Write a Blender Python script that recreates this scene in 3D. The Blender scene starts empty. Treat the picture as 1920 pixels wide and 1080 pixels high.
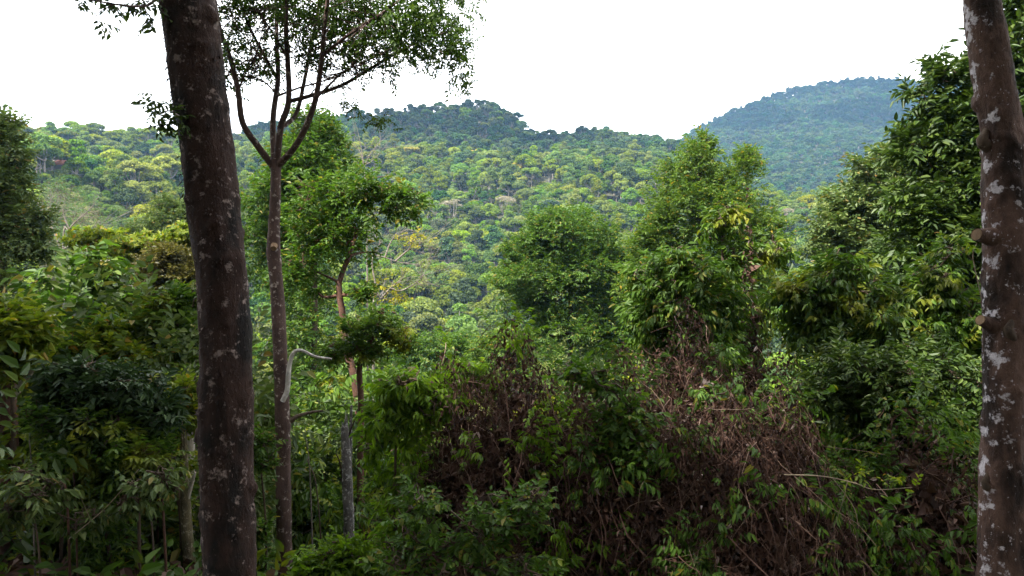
import bpy, math, random
import numpy as np
from mathutils import Vector, noise as mnoise

# ------------------------------------------------------------------ camera, sky, sun, exposure
sc = bpy.context.scene
COL = sc.collection
CZ = 12.0
cam = bpy.data.cameras.new('camera'); cam.lens = 24; cam.sensor_width = 36
cam.clip_start = 0.1; cam.clip_end = 6000
camo = bpy.data.objects.new('camera', cam); COL.objects.link(camo)
camo.location = (0, 0, CZ); camo.rotation_euler = (math.radians(90), 0, 0)
sc.camera = camo

SUN_EL, SUN_AZ = math.radians(53), math.radians(222)      # azimuth clockwise from +Y: behind the view, on the left
SUN_DIR = Vector((math.sin(SUN_AZ)*math.cos(SUN_EL), math.cos(SUN_AZ)*math.cos(SUN_EL), math.sin(SUN_EL)))
w = bpy.data.worlds.new('World'); sc.world = w; w.use_nodes = True
nt = w.node_tree; bg = nt.nodes['Background']
sky = nt.nodes.new('ShaderNodeTexSky'); sky.sky_type = 'NISHITA'; sky.sun_disc = False
sky.sun_elevation = SUN_EL; sky.sun_rotation = SUN_AZ; sky.dust_density = 3.0; sky.air_density = 1.2; sky.altitude = 400
# a bright veil of thin cloud over the blue
tc = nt.nodes.new('ShaderNodeTexCoord')
cn = nt.nodes.new('ShaderNodeTexNoise'); cn.inputs['Scale'].default_value = 2.2; cn.inputs['Detail'].default_value = 6
nt.links.new(tc.outputs['Generated'], cn.inputs['Vector'])
cr = nt.nodes.new('ShaderNodeMapRange'); cr.inputs[1].default_value = .3; cr.inputs[2].default_value = .6
cr.inputs[3].default_value = .72; cr.inputs[4].default_value = .97
nt.links.new(cn.outputs['Fac'], cr.inputs[0])
mx = nt.nodes.new('ShaderNodeMix'); mx.data_type = 'RGBA'
mx.inputs[7].default_value = (8.5, 8.2, 7.8, 1)
nt.links.new(cr.outputs[0], mx.inputs[0]); nt.links.new(sky.outputs[0], mx.inputs[6])
nt.links.new(mx.outputs[2], bg.inputs['Color']); bg.inputs['Strength'].default_value = 0.135

sl = bpy.data.lights.new('sun', 'SUN'); sl.energy = 5.0; sl.angle = math.radians(0.6); sl.color = (1, .95, .86)
so = bpy.data.objects.new('sun', sl); COL.objects.link(so)
so.rotation_euler = (-SUN_DIR).to_track_quat('-Z', 'Y').to_euler()

sc.view_settings.view_transform = 'Standard'; sc.view_settings.look = 'None'
sc.view_settings.gamma = 1; sc.view_settings.exposure = 1.95
sc.render.engine = 'CYCLES'
cy = sc.cycles
cy.max_bounces = 7; cy.diffuse_bounces = 3; cy.glossy_bounces = 2; cy.transmission_bounces = 4; cy.volume_bounces = 0
cy.use_denoising = True

rng = np.random.default_rng(7); random.seed(7)

# ------------------------------------------------------------------ helpers
def at(px, py, d):
    """the point that lies d metres ahead of the lens along the ray through a photo pixel"""
    return np.array(((px-960)/1280*d, d, CZ-(py-540)/1280*d))

def nrm(v): return v/np.maximum(np.linalg.norm(v, axis=-1, keepdims=True), 1e-9)

class MB:
    def __init__(s): s.v = []; s.q = []; s.n = 0; s.m = []
    def add(s, V, Q, mat=0):
        V = np.asarray(V, float).reshape(-1, 3); Q = np.asarray(Q, int).reshape(-1, 4)
        s.v.append(V); s.q.append(Q+s.n); s.m.append(np.full(len(Q), mat)); s.n += len(V)
    def tube(s, pts, rad, seg=6, lump=0.0, cap=True, mat=0, seed=0):
        P = np.asarray(pts, float); R = np.broadcast_to(np.asarray(rad, float), (len(P),))
        T = nrm(np.gradient(P, axis=0)); up = np.array((.31, .9, .2)); V = []
        a = np.linspace(0, 2*np.pi, seg, endpoint=False)
        u = np.cross(T[0], up); u /= np.linalg.norm(u)
        g = np.random.default_rng(seed) if lump else None
        ph = g.uniform(0, 6.28, 6) if lump else None
        for i in range(len(P)):
            u = u-T[i]*np.dot(u, T[i]); u /= np.linalg.norm(u); v = np.cross(T[i], u)
            r = R[i]*np.ones(seg)
            if lump:
                h = P[i, 2]
                r = r*(1+lump*(np.sin(2*a+ph[0]+h*1.1)+.7*np.sin(3*a+ph[1]-h*1.7)+.5*np.sin(5*a+ph[2]+h*3.1)+.5*np.sin(h*1.3+ph[3]+a)+.35*np.sin(9*a+ph[4]+h*7)+.3*g.normal(size=seg)))
            V.append(P[i]+np.outer(np.cos(a)*r, u)+np.outer(np.sin(a)*r, v))
        V = np.concatenate(V); n = len(P); j = np.arange(seg); k = (j+1) % seg
        Q = np.concatenate([np.stack([i*seg+j, i*seg+k, (i+1)*seg+k, (i+1)*seg+j], 1) for i in range(n-1)])
        s.add(V, Q, mat)
        if cap:
            for idx, ce in ((0, P[0]), (n-1, P[-1])):
                ring = V[idx*seg:(idx+1)*seg]
                VV = np.concatenate([ring, [ce]]); h = np.arange(0, seg, 2)
                QQ = np.stack([np.full(len(h), seg), h, (h+1) % seg, (h+2) % seg], 1)
                s.add(VV, QQ, mat)
    def mesh(s, name, smooth=False, mats=()):
        me = bpy.data.meshes.new(name)
        V = np.concatenate(s.v) if s.v else np.zeros((0, 3)); Q = np.concatenate(s.q) if s.q else np.zeros((0, 4), int)
        me.vertices.add(len(V)); me.vertices.foreach_set('co', V.astype(np.float32).ravel())
        me.loops.add(Q.size); me.loops.foreach_set('vertex_index', Q.astype(np.int32).ravel())
        me.polygons.add(len(Q)); me.polygons.foreach_set('loop_start', np.arange(0, Q.size, 4, dtype=np.int32))
        if len(mats) > 1: me.polygons.foreach_set('material_index', np.concatenate(s.m).astype(np.int32))
        me.polygons.foreach_set('use_smooth', np.full(len(Q), smooth))
        for m in mats: me.materials.append(m)
        me.update(calc_edges=True)
        return me
    def build(s, name, mats, parent=None, smooth=False, label=None):
        if not isinstance(mats, (list, tuple)): mats = [mats]
        o = bpy.data.objects.new(name, s.mesh(name, smooth, mats)); COL.objects.link(o)
        if parent is not None:
            o.parent = parent; o.location = -parent.location
        if label: o['label'] = label
        return o

def tag(o, label, cat, group=None, kind=None):
    o['label'] = label; o['category'] = cat
    if group: o['group'] = group
    if kind: o['kind'] = kind
    return o

def thing(name, label, cat, loc, group=None):
    o = bpy.data.objects.new(name, None); COL.objects.link(o); o.location = tuple(loc); o.empty_display_size = .3
    return tag(o, label, cat, group)

def bez(pts, n=10):
    """smooth curve through points (Catmull-Rom)"""
    P = np.asarray(pts, float)
    if len(P) < 3: return np.linspace(P[0], P[-1], n)
    A = np.concatenate([[2*P[0]-P[1]], P, [2*P[-1]-P[-2]]]); out = []
    m = max(2, n//(len(P)-1))
    for i in range(1, len(A)-2):
        t = np.linspace(0, 1, m, endpoint=False)[:, None]
        a, b, c, d = A[i-1], A[i], A[i+1], A[i+2]
        out.append(.5*((2*b)+(-a+c)*t+(2*a-5*b+4*c-d)*t*t+(-a+3*b-3*c+d)*t**3))
    return np.concatenate(out+[P[-1:]])

# leaf templates: unit leaf along +X, face up +Z
def leaf_hex(wd=.36, fold=.10, droop=.12):
    V = np.array([(0, 0, 0), (.3, -wd/2, fold), (.68, -wd*.38, fold*.6-droop*.4), (1, 0, -droop), (.68, wd*.38, fold*.6-droop*.4), (.3, wd/2, fold)])
    return V, np.array([(0, 1, 2, 3), (0, 3, 4, 5)])
def leaf_dia(wd=.45, fold=.12, droop=.1):
    V = np.array([(0, 0, 0), (.45, -wd/2, fold), (1, 0, -droop), (.45, wd/2, fold)])
    return V, np.array([(0, 1, 2, 3)])

def frames(X, U):
    X = nrm(X); Z = U-X*np.sum(U*X, -1, keepdims=True); Z = nrm(Z); Y = np.cross(Z, X)
    return np.stack([X, Y, Z], -1)          # columns

def place(tv, tq, pos, rot, sca):
    """copies of a template: (M) positions, frames, scales"""
    M = len(pos); V = np.einsum('mij,vj->mvi', rot, tv)*np.asarray(sca).reshape(-1, 1, 1)+pos[:, None, :]
    Q = tq[None]+(np.arange(M)*len(tv))[:, None, None]
    return V.reshape(-1, 3), Q.reshape(-1, 4)

def spray(kind, leaf, n=9, ll=.36, seed=0):
    """a leafy twig of unit length along +X"""
    g = np.random.default_rng(seed); tv, tq = leaf; pos = []; X = []; U = []; S = []
    for i in range(n):
        t = (i+1)/n; side = 1 if i % 2 else -1
        if kind == 'alt':
            an = math.radians(g.uniform(35, 70))*side; dr = -math.radians(g.uniform(5, 40))
            p = (t, 0, -.12*t*t); x = (math.cos(an)*math.cos(dr), math.sin(an)*math.cos(dr), math.sin(dr))
        elif kind == 'droop':
            an = math.radians(g.uniform(10, 80))*side; dr = -math.radians(g.uniform(35, 85))
            p = (t, 0, -.3*t*t); x = (math.cos(an)*math.cos(dr), math.sin(an)*math.cos(dr), math.sin(dr))
        else:                               # rosette at the twig's end
            an = 2.4*i; dr = math.radians(g.uniform(-25, 30))
            p = (.75+.2*t, 0, 0); x = (math.sin(dr)+.25, math.cos(an)*math.cos(dr), math.sin(an)*math.cos(dr))
        pos.append(p); X.append(x); U.append((g.normal()*.25, g.normal()*.25, 1) if kind != 'rosette' else (1, g.normal()*.2, g.normal()*.2))
        S.append(ll*g.uniform(.7, 1.2))
    V, Q = place(tv, tq, np.array(pos), frames(np.array(X, float), np.array(U, float)), np.array(S))
    return V, Q

SPRAYS = {}
def sprays(kind, near, ll, n, wd):
    k = (kind, near, ll, n, wd)
    if k not in SPRAYS:
        lf = leaf_hex(wd) if near else leaf_dia(wd)
        SPRAYS[k] = [spray(kind, lf, n, ll, 100+i) for i in range(6)]
    return SPRAYS[k]

def put_sprays(mb, pos, axis, size, tpl, jit=.25, mat=0):
    U = np.array((0, 0, 1.))+rng.normal(size=(len(pos), 3))*jit
    F = frames(axis, U); size = np.broadcast_to(size, (len(pos),)); c = rng.integers(0, len(tpl), len(pos))
    for i, (tv, tq) in enumerate(tpl):
        m = c == i
        if m.any(): mb.add(*place(tv, tq, pos[m], F[m], size[m]), mat)

def cards(mb, blobs, n, size, lo=-.35, jit=.7, shell=(.72, 1.06), mat=0):
    """leaf clumps over a cluster of ellipsoid blobs [(centre, radii)]"""
    C = np.array([b[0] for b in blobs], float); R = np.array([b[1] for b in blobs], float)
    wgt = (R[:, 0]*R[:, 1]+R[:, 0]*R[:, 2]); k = rng.choice(len(C), n, p=wgt/wgt.sum())
    D = nrm(rng.normal(size=(n, 3))); f = D[:, 2] < lo; D[f, 2] *= -1
    P = C[k]+D*R[k]*rng.uniform(*shell, (n, 1))
    N = nrm(D+rng.normal(size=(n, 3))*jit); X = np.cross(N, rng.normal(size=(n, 3)))
    tv, tq = leaf_dia(.8, .1, .1); tv = tv-np.array((.5, 0, 0))
    mb.add(*place(tv, tq, P, frames(X, N), size*rng.uniform(.6, 1.4, n)), mat)

# ------------------------------------------------------------------ materials
def nodes(name):
    m = bpy.data.materials.new(name); m.use_nodes = True; t = m.node_tree
    return m, t, t.nodes['Principled BSDF'], t.nodes['Material Output']
def ramp(t, stops, fac, interp='LINEAR'):
    r = t.nodes.new('ShaderNodeValToRGB'); r.color_ramp.interpolation = interp
    e = r.color_ramp.elements
    while len(e) < len(stops): e.new(.5)
    for i, (p, c) in enumerate(stops): e[i].position = p; e[i].color = (*c, 1)
    if fac is not None: t.links.new(fac, r.inputs[0])
    return r.outputs[0]
def math_node(t, op, a, b=0.0, clamp=False):
    n = t.nodes.new('ShaderNodeMath'); n.operation = op; n.use_clamp = clamp
    for i, x in enumerate((a, b)):
        if isinstance(x, (int, float)): n.inputs[i].default_value = x
        else: t.links.new(x, n.inputs[i])
    return n.outputs[0]
def mixc(t, f, a, b, mode='MIX'):
    n = t.nodes.new('ShaderNodeMix'); n.data_type = 'RGBA'; n.blend_type = mode
    for i, x in ((0, f), (6, a), (7, b)):
        if isinstance(x, (int, float)): n.inputs[i].default_value = x
        elif isinstance(x, tuple): n.inputs[i].default_value = (*x, 1)
        else: t.links.new(x, n.inputs[i])
    return n.outputs[2]
def noise(t, scale, vec, detail=3, rough=.55):
    n = t.nodes.new('ShaderNodeTexNoise'); n.inputs['Scale'].default_value = scale; n.inputs['Detail'].default_value = detail
    n.inputs['Roughness'].default_value = rough
    if vec is not None: t.links.new(vec, n.inputs['Vector'])
    return n.outputs['Fac']

def leaf_mat(name, stops, trans=.35, rough=.55, spec=.3, objvar=0.0, patch=0.0, patch_col=(.16, .17, .03), tint=None):
    """stops over a random value per leaf; objvar spreads whole plants apart; patch gives sprigs of fresh growth"""
    m, t, b, out = nodes(name)
    geo = t.nodes.new('ShaderNodeNewGeometry'); f = geo.outputs['Random Per Island']
    stops = [(p, (c[0], c[1], c[2]*(1 if name.startswith(('dead', 'dry', 'hillside_twig')) else .62))) for p, c in stops]   # living leaves reflect very little blue
    col = ramp(t, stops, f)
    if patch:
        tcx = t.nodes.new('ShaderNodeTexCoord')
        nz = noise(t, patch, tcx.outputs['Object'], 2)
        k = math_node(t, 'MULTIPLY', math_node(t, 'SUBTRACT', nz, .52, True), 6, True)
        k = math_node(t, 'MULTIPLY', k, .8)
        col = mixc(t, k, col, patch_col)
    if objvar:
        oi = t.nodes.new('ShaderNodeObjectInfo')
        hs = t.nodes.new('ShaderNodeHueSaturation'); t.links.new(col, hs.inputs['Color'])
        h = math_node(t, 'ADD', math_node(t, 'MULTIPLY', oi.outputs['Random'], .09*objvar), .5-.05*objvar)
        r2 = math_node(t, 'FRACT', math_node(t, 'MULTIPLY', oi.outputs['Random'], 7.31))
        v = math_node(t, 'ADD', math_node(t, 'MULTIPLY', r2, .9*objvar), 1-.4*objvar)
        r3 = math_node(t, 'FRACT', math_node(t, 'MULTIPLY', oi.outputs['Random'], 23.7))
        s = math_node(t, 'ADD', math_node(t, 'MULTIPLY', r3, .5*objvar), 1-.3*objvar)
        t.links.new(h, hs.inputs['Hue']); t.links.new(v, hs.inputs['Value']); t.links.new(s, hs.inputs['Saturation'])
        col = hs.outputs[0]
    t.links.new(col, b.inputs['Base Color']); b.inputs['Roughness'].default_value = rough
    b.inputs['Specular IOR Level'].default_value = spec
    tr = t.nodes.new('ShaderNodeBsdfTranslucent')
    tcol = mixc(t, 1.0, col, (1.15, 1.25, .6), 'MULTIPLY'); t.links.new(tcol, tr.inputs['Color'])
    ms = t.nodes.new('ShaderNodeMixShader'); ms.inputs[0].default_value = trans
    t.links.new(b.outputs[0], ms.inputs[1]); t.links.new(tr.outputs[0], ms.inputs[2]); t.links.new(ms.outputs[0], out.inputs[0])
    return m

def bark_mat(name, dark, mid, lichen, lo=.6, scale=1.0, bump=.5, moss=None, side=0.0):
    m, t, b, out = nodes(name)
    c = t.nodes.new('ShaderNodeTexCoord'); mp = t.nodes.new('ShaderNodeMapping'); mp.inputs['Scale'].default_value = (1, 1, .45)
    t.links.new(c.outputs['Object'], mp.inputs[0]); v = mp.outputs[0]
    n1 = noise(t, 3.5*scale, v, 5, .65); n2 = noise(t, 22*scale, v, 5, .7)
    col = ramp(t, [(.30, dark), (.52, mid), (.72, tuple(x*1.5 for x in mid))], math_node(t, 'ADD', math_node(t, 'MULTIPLY', n1, .6), math_node(t, 'MULTIPLY', n2, .4)))
    if moss:
        col = mixc(t, math_node(t, 'MULTIPLY', math_node(t, 'SUBTRACT', noise(t, 2.1*scale, v, 4), .5, True), 8, True), col, moss)
    ln = noise(t, 6.5*scale, c.outputs['Object'], 4, .6)
    if side:                                # lichen keeps to the side open to the sky
        ge = t.nodes.new('ShaderNodeNewGeometry'); dp = t.nodes.new('ShaderNodeVectorMath'); dp.operation = 'DOT_PRODUCT'; dp.inputs[1].default_value = (-.94, -.33, 0)
        t.links.new(ge.outputs['Normal'], dp.inputs[0]); ln = math_node(t, 'ADD', ln, math_node(t, 'MULTIPLY', math_node(t, 'SUBTRACT', dp.outputs['Value'], .55), side))
    lk = math_node(t, 'MULTIPLY', math_node(t, 'SUBTRACT', math_node(t, 'ADD', math_node(t, 'MULTIPLY', ln, .78), math_node(t, 'MULTIPLY', noise(t, 34*scale, c.outputs['Object'], 4, .7), .22)), lo-.02, True), 15, True)
    l2 = noise(t, 45*scale, c.outputs['Object'], 3, .6)
    lc = mixc(t, l2, tuple(x*.75 for x in lichen), tuple(min(1, x*1.2) for x in lichen))
    col = mixc(t, lk, col, lc)
    sp = noise(t, 38*scale, v, 2, .5); sk = math_node(t, 'MULTIPLY', math_node(t, 'SUBTRACT', sp, .70, True), 20, True)
    col = mixc(t, sk, col, tuple(x*.8 for x in lichen))
    t.links.new(col, b.inputs['Base Color']); b.inputs['Roughness'].default_value = .85; b.inputs['Specular IOR Level'].default_value = .25
    bp = t.nodes.new('ShaderNodeBump'); bp.inputs['Strength'].default_value = bump; bp.inputs['Distance'].default_value = .03
    t.links.new(math_node(t, 'ADD', n2, n1), bp.inputs['Height']); t.links.new(bp.outputs[0], b.inputs['Normal'])
    return m

G = lambda *a: tuple(a)
M = {}
M['leaf_mid'] = leaf_mat('leaf_mid_green', [(0, (.028, .062, .010)), (.5, (.05, .105, .018)), (.9, (.085, .15, .026)), (1, (.17, .14, .03))], .42)
M['leaf_dark'] = leaf_mat('leaf_dark_green', [(0, (.018, .038, .009)), (.6, (.036, .068, .014)), (1, (.075, .11, .026))], .28, .5, .3)
M['leaf_fork'] = leaf_mat('leaf_olive_dark', [(0, (.02, .046, .009)), (.6, (.04, .082, .014)), (1, (.08, .125, .024))], .35)
M['leaf_blue'] = leaf_mat('leaf_blue_green', [(0, (.012, .028, .013)), (.6, (.022, .046, .020)), (1, (.04, .072, .032))], .18, .55, .22)
M['leaf_olive'] = leaf_mat('leaf_olive', [(0, (.038, .078, .012)), (.5, (.068, .122, .02)), (.93, (.11, .165, .03)), (1, (.24, .16, .02))], .42)
M['leaf_bright'] = leaf_mat('leaf_fresh_green', [(0, (.05, .105, .008)), (.5, (.095, .175, .012)), (1, (.15, .235, .018))], .5, .5, .3)
M['leaf_yellow'] = leaf_mat('leaf_yellow_green', [(0, (.06, .10, .010)), (.5, (.115, .16, .015)), (.95, (.19, .21, .022)), (1, (.28, .13, .025))], .45)
M['leaf_tip'] = leaf_mat('leaf_green_with_young_tips', [(0, (.022, .055, .010)), (.6, (.05, .10, .016)), (1, (.09, .15, .02))], .42, .5, .3, patch=1.6, patch_col=(.20, .20, .015))
M['leaf_grey'] = leaf_mat('leaf_grey_green', [(0, (.04, .068, .026)), (.6, (.075, .112, .046)), (.95, (.12, .155, .07)), (1, (.2, .13, .05))], .3, .5, .3)
M['leaf_brown'] = leaf_mat('leaf_brownish_olive', [(0, (.04, .04, .014)), (.6, (.075, .066, .022)), (1, (.12, .10, .035))], .3)
M['leaf_orange'] = leaf_mat('leaf_yellow_blossom', [(0, (.12, .15, .012)), (.6, (.22, .21, .015)), (1, (.36, .27, .02))], .4)
M['dead_leaf'] = leaf_mat('dead_leaf', [(0, (.024, .012, .009)), (.55, (.058, .029, .021)), (.88, (.11, .06, .045)), (.97, (.20, .135, .115)), (1, (.38, .31, .29))], .15, .7, .2)
M['dead_vine'] = leaf_mat('dead_vine', [(0, (.03, .017, .012)), (.55, (.07, .036, .026)), (.88, (.125, .072, .055)), (1, (.30, .21, .16))], .0, .8, .2)
M['dry_pale'] = leaf_mat('dry_twig', [(0, (.16, .12, .08)), (1, (.30, .24, .17))], 0, .8, .2)
# hillside forests
M['far_mid'] = leaf_mat('hillside_leaf', [(0, (.062, .104, .012)), (.6, (.10, .152, .018)), (1, (.145, .20, .026))], .38, .6, .2, objvar=.75)
M['far_yellow'] = leaf_mat('hillside_yellow_leaf', [(0, (.10, .14, .014)), (.6, (.16, .205, .02)), (1, (.23, .26, .03))], .35, .6, .2, objvar=.6)
M['far_dark'] = leaf_mat('ridge_leaf', [(0, (.02, .046, .014)), (.6, (.036, .072, .022)), (1, (.058, .10, .03))], .25, .6, .2, objvar=.95)  # darker leaf; ridge and mountain carry part of their cloud shade in this colour
M['far_bare'] = leaf_mat('hillside_twig_haze', [(0, (.13, .11, .075)), (1, (.24, .21, .15))], .2, .7, .2, objvar=.3)
M['far_gold'] = leaf_mat('hillside_gold_leaf', [(0, (.18, .16, .03)), (1, (.34, .27, .05))], .3, .6, .2, objvar=.3)
M['bark_far'] = bark_mat('bark_pale_grey', (.10, .085, .07), (.19, .17, .145), (.34, .32, .29), .6, .6, .2)
M['bark_dark'] = bark_mat('bark_dark_brown', (.010, .006, .0045), (.036, .018, .013), (.24, .185, .165), .584, 1.35, 1.0, moss=(.008, .0055, .0045))
M['bark_lichen'] = bark_mat('bark_white_lichen', (.018, .010, .008), (.10, .058, .044), (.55, .51, .54), .592, 1.25, 1.0, moss=(.018, .010, .007), side=.13)
M['bark_slim'] = bark_mat('bark_slim_speckled', (.026, .016, .013), (.078, .048, .040), (.38, .32, .285), .59, 1.6, .6)
M['bark_red'] = bark_mat('bark_reddish', (.030, .014, .010), (.088, .044, .030), (.22, .14, .10), .64, 1.6, .5)
M['bark_brown'] = bark_mat('bark_brown', (.025, .017, .012), (.075, .052, .036), (.2, .17, .14), .63, 1.5, .5)
M['bark_pale'] = bark_mat('bark_pale', (.17, .14, .11), (.32, .28, .23), (.48, .45, .41), .58, 2, .3)
M['bark_white'] = bark_mat('bark_whitish', (.20, .18, .16), (.42, .39, .36), (.6, .57, .53), .55, 2, .4)
M['bark_grey'] = bark_mat('bark_greyish', (.07, .06, .05), (.15, .13, .11), (.26, .24, .22), .6, 2, .3)
M['snag'] = bark_mat('snag_grey', (.03, .028, .026), (.12, .11, .105), (.42, .41, .40), .56, 2, .9)
M['bark_moss'] = bark_mat('bark_mossy', (.035, .028, .012), (.10, .082, .045), (.26, .23, .16), .56, 2.2, .9, moss=(.05, .06, .014))
M['cut_wood'] = bark_mat('cut_wood', (.10, .06, .035), (.2, .13, .075), (.3, .22, .15), .65, 3, .3)

# ------------------------------------------------------------------ terrain
UC = [-900, 100, 330, 500, 650, 850, 935, 1005, 1150, 1290, 1350, 1420, 1500, 1600, 1800, 2800]
YR = [-200, 0, 6, 12, 25, 40, 60, 90, 130, 170, 200, 250, 320, 380, 430, 470, 520, 570, 650, 800, 1000, 1200, 1450, 2600]
near = [24, 9, 8, 6, 1.5, -3, -7, -10]
HT = {
 -900: near+[4, 20, 34, 50, 72, 92, 98, 95, 90, 85, 80, 70, 60, 50, 40, 20],
 100: near[:5]+[-2, -4, -2]+[10, 27, 42, 47, 64, 88, 92, 90, 86, 80, 74, 70, 60, 50, 40, 20],
 330: near[:5]+[-2.5, -5, -6]+[0, 10, 20, 36, 61, 84, 92, 96, 100, 98, 90, 80, 60, 50, 40, 20],
 500: near+[-9, -5, 0, 18, 46, 72, 90, 104, 122, 138, 130, 110, 80, 60, 40, 20],
 650: near+[-12, -9, -4, 12, 40, 68, 88, 96, 118, 143, 141, 115, 80, 60, 40, 20],
 850: near+[-13, -11, -5, 9, 37, 65, 90, 96, 122, 150, 148, 115, 80, 60, 40, 20],
 935: near+[-13, -11, -5, 9, 37, 65, 88, 94, 124, 157, 154, 115, 80, 60, 40, 20],
 1005: near+[-13, -11, -5, 9, 37, 65, 86, 90, 108, 128, 126, 110, 100, 90, 60, 20],
 1150: near+[-13, -11, -5, 9, 37, 65, 86, 92, 112, 132, 132, 120, 140, 170, 120, 40],
 1290: near+[-13, -11, -5, 8, 36, 63, 84, 92, 108, 122, 120, 118, 195, 275, 220, 60],
 1350: near+[-13, -11, -6, 7, 35, 62, 80, 85, 95, 104, 104, 125, 215, 304, 260, 70],
 1420: near+[-13, -11, -6, 6, 34, 58, 62, 62, 62, 60, 84, 142, 226, 330, 300, 80],
 1500: near+[-13, -11, -6, 6, 34, 57, 58, 58, 56, 54, 84, 145, 240, 355, 340, 90],
 1600: near+[-13, -11, -6, 6, 34, 56, 57, 57, 55, 54, 84, 148, 250, 370, 372, 100],
 1800: near+[-13, -11, -6, 6, 34, 56, 57, 57, 55, 54, 84, 148, 250, 368, 372, 100],
 2800: near+[-10, -5, 2, 12, 34, 60, 72, 76, 80, 82, 92, 130, 200, 290, 300, 100]}
ug = np.arange(-900, 2801, 20.0); yg = np.concatenate([np.arange(-200, 60, 2.0), np.arange(60, 2601, 10.0)])
tab = np.array([HT[u] for u in UC], float)
tmp = np.stack([np.interp(ug, UC, tab[:, j]) for j in range(len(YR))], 1)
tmp = np.stack([np.convolve(np.pad(tmp[:, j], 2, mode='edge'), np.array([1, 2, 3, 2, 1])/9, 'valid') for j in range(len(YR))], 1)
HG = np.stack([np.interp(yg, YR, tmp[i]) for i in range(len(ug))], 0)
def hgt(x, y):
    x = np.asarray(x, float); y = np.asarray(y, float)
    u = np.clip(960+1280*x/np.maximum(y, 60.0), ug[0], ug[-1]-1e-3); fu = (u-ug[0])/20; iu = fu.astype(int); fu = fu-iu
    yy = np.clip(y, yg[0], yg[-1]-1e-3); iy = np.clip(np.searchsorted(yg, yy, 'right')-1, 0, len(yg)-2); fy = (yy-yg[iy])/(yg[iy+1]-yg[iy])
    z = (HG[iu, iy]*(1-fu)+HG[iu+1, iy]*fu)*(1-fy)+(HG[iu, iy+1]*(1-fu)+HG[iu+1, iy+1]*fu)*fy
    a = np.clip((y-70)/250, 0, 1)
    b = np.clip((470-y)/60, .25, 1)
    return z+a*b*(8*np.sin(x*.026+y*.017+.6)*np.sin(y*.021-x*.013+1.1)+3.2*np.sin(x*.06+1.3)*np.sin(y*.05+.4))+.18*np.sin(x*.9)*np.sin(y*.7+1)
def H(x, y): return float(hgt(np.array([x]), np.array([y]))[0])

def ground_mat():
    m, t, b, out = nodes('forest_floor')
    c = t.nodes.new('ShaderNodeTexCoord'); v = c.outputs['Object']
    n1 = noise(t, .12, v, 6, .65); n2 = noise(t, 2.5, v, 5, .7)
    g = ramp(t, [(.3, (.018, .022, .008)), (.5, (.03, .042, .012)), (.7, (.05, .05, .02))], n1)
    d = ramp(t, [(.35, (.022, .014, .009)), (.55, (.05, .034, .022)), (.75, (.09, .065, .045))], n2)
    col = mixc(t, math_node(t, 'MULTIPLY', math_node(t, 'SUBTRACT', n2, .4, True), 4, True), g, d)
    t.links.new(col, b.inputs['Base Color']); b.inputs['Roughness'].default_value = .95
    bp = t.nodes.new('ShaderNodeBump'); bp.inputs['Strength'].default_value = .7; t.links.new(n2, bp.inputs['Height']); t.links.new(bp.outputs[0], b.inputs['Normal'])
    return m
s1 = np.linspace(-1, 1, 181); xs = np.sinh(s1*5.2)/np.sinh(5.2)*2600
s2 = np.linspace(0, 1, 240); ys = np.concatenate([np.linspace(-200, -6, 30), -4+(np.exp(s2*5.6)-1)/(math.exp(5.6)-1)*2604])
XX, YY = np.meshgrid(xs, ys, indexing='ij'); ZZ = hgt(XX.ravel(), YY.ravel())
mb = MB(); nx, ny = XX.shape; I = np.arange(nx*ny).reshape(nx, ny)
mb.add(np.stack([XX.ravel(), YY.ravel(), ZZ], 1), np.stack([I[:-1, :-1], I[1:, :-1], I[1:, 1:], I[:-1, 1:]], -1))
gr = mb.build('ground', ground_mat(), smooth=True); gr['kind'] = 'structure'

def sheet(name, pts, mat, lift=.5, n=14):
    """a patch of open ground draped on the terrain: ellipse (u, y, du, dy)"""
    u0, y0, du, dy = pts; mb = MB(); g = []
    rr = np.linspace(0, 1, n); aa = np.linspace(0, 2*np.pi, 40, endpoint=False)
    for r in rr:
        k = r*(1+.16*np.sin(3*aa+u0)+.1*np.sin(5*aa+y0))
        y = y0+dy*k*np.sin(aa); u = u0+du*k*np.cos(aa); x = (u-960)/1280*y
        g.append(np.stack([x, y, hgt(x, y)+lift*(1-r**4)-.05], 1))
    g = np.array(g); J = np.arange(n*40).reshape(n, 40); K = np.roll(J, -1, 1)
    mb.add(g.reshape(-1, 3), np.stack([J[:-1], K[:-1], K[1:], J[1:]], -1))
    o = mb.build(name, mat, smooth=True); o['kind'] = 'structure'; return o
def field_mat(name, a, b_):
    m, t, b, out = nodes(name); c = t.nodes.new('ShaderNodeTexCoord')
    n1 = noise(t, .25, c.outputs['Object'], 6, .7); n2 = noise(t, 1.5, c.outputs['Object'], 4, .7)
    col = ramp(t, [(.35, a), (.65, b_)], math_node(t, 'ADD', math_node(t, 'MULTIPLY', n1, .6), math_node(t, 'MULTIPLY', n2, .4)))
    t.links.new(col, b.inputs['Base Color']); b.inputs['Roughness'].default_value = .95; return m
FM = field_mat('meadow_grass', (.022, .045, .006), (.045, .075, .010)); FO = field_mat('olive_grass', (.075, .075, .018), (.13, .135, .03))
CLEAR = [(160, 176, 112, 38), (1012, 545, 16, 24), (1263, 505, 26, 30), (1022, 358, 36, 20)]
sheet('meadow', CLEAR[0], FO)
for c_ in CLEAR[1:]: sheet('meadow', c_, FM)
def cleared(u, y):
    k = np.zeros(len(u), bool)
    for (u0, y0, du, dy) in CLEAR: k |= ((u-u0)/du)**2+((y-y0)/dy)**2 < 1.0
    k |= (u > 45) & (u < 265) & (y > 105) & (y < 203)
    return k

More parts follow.
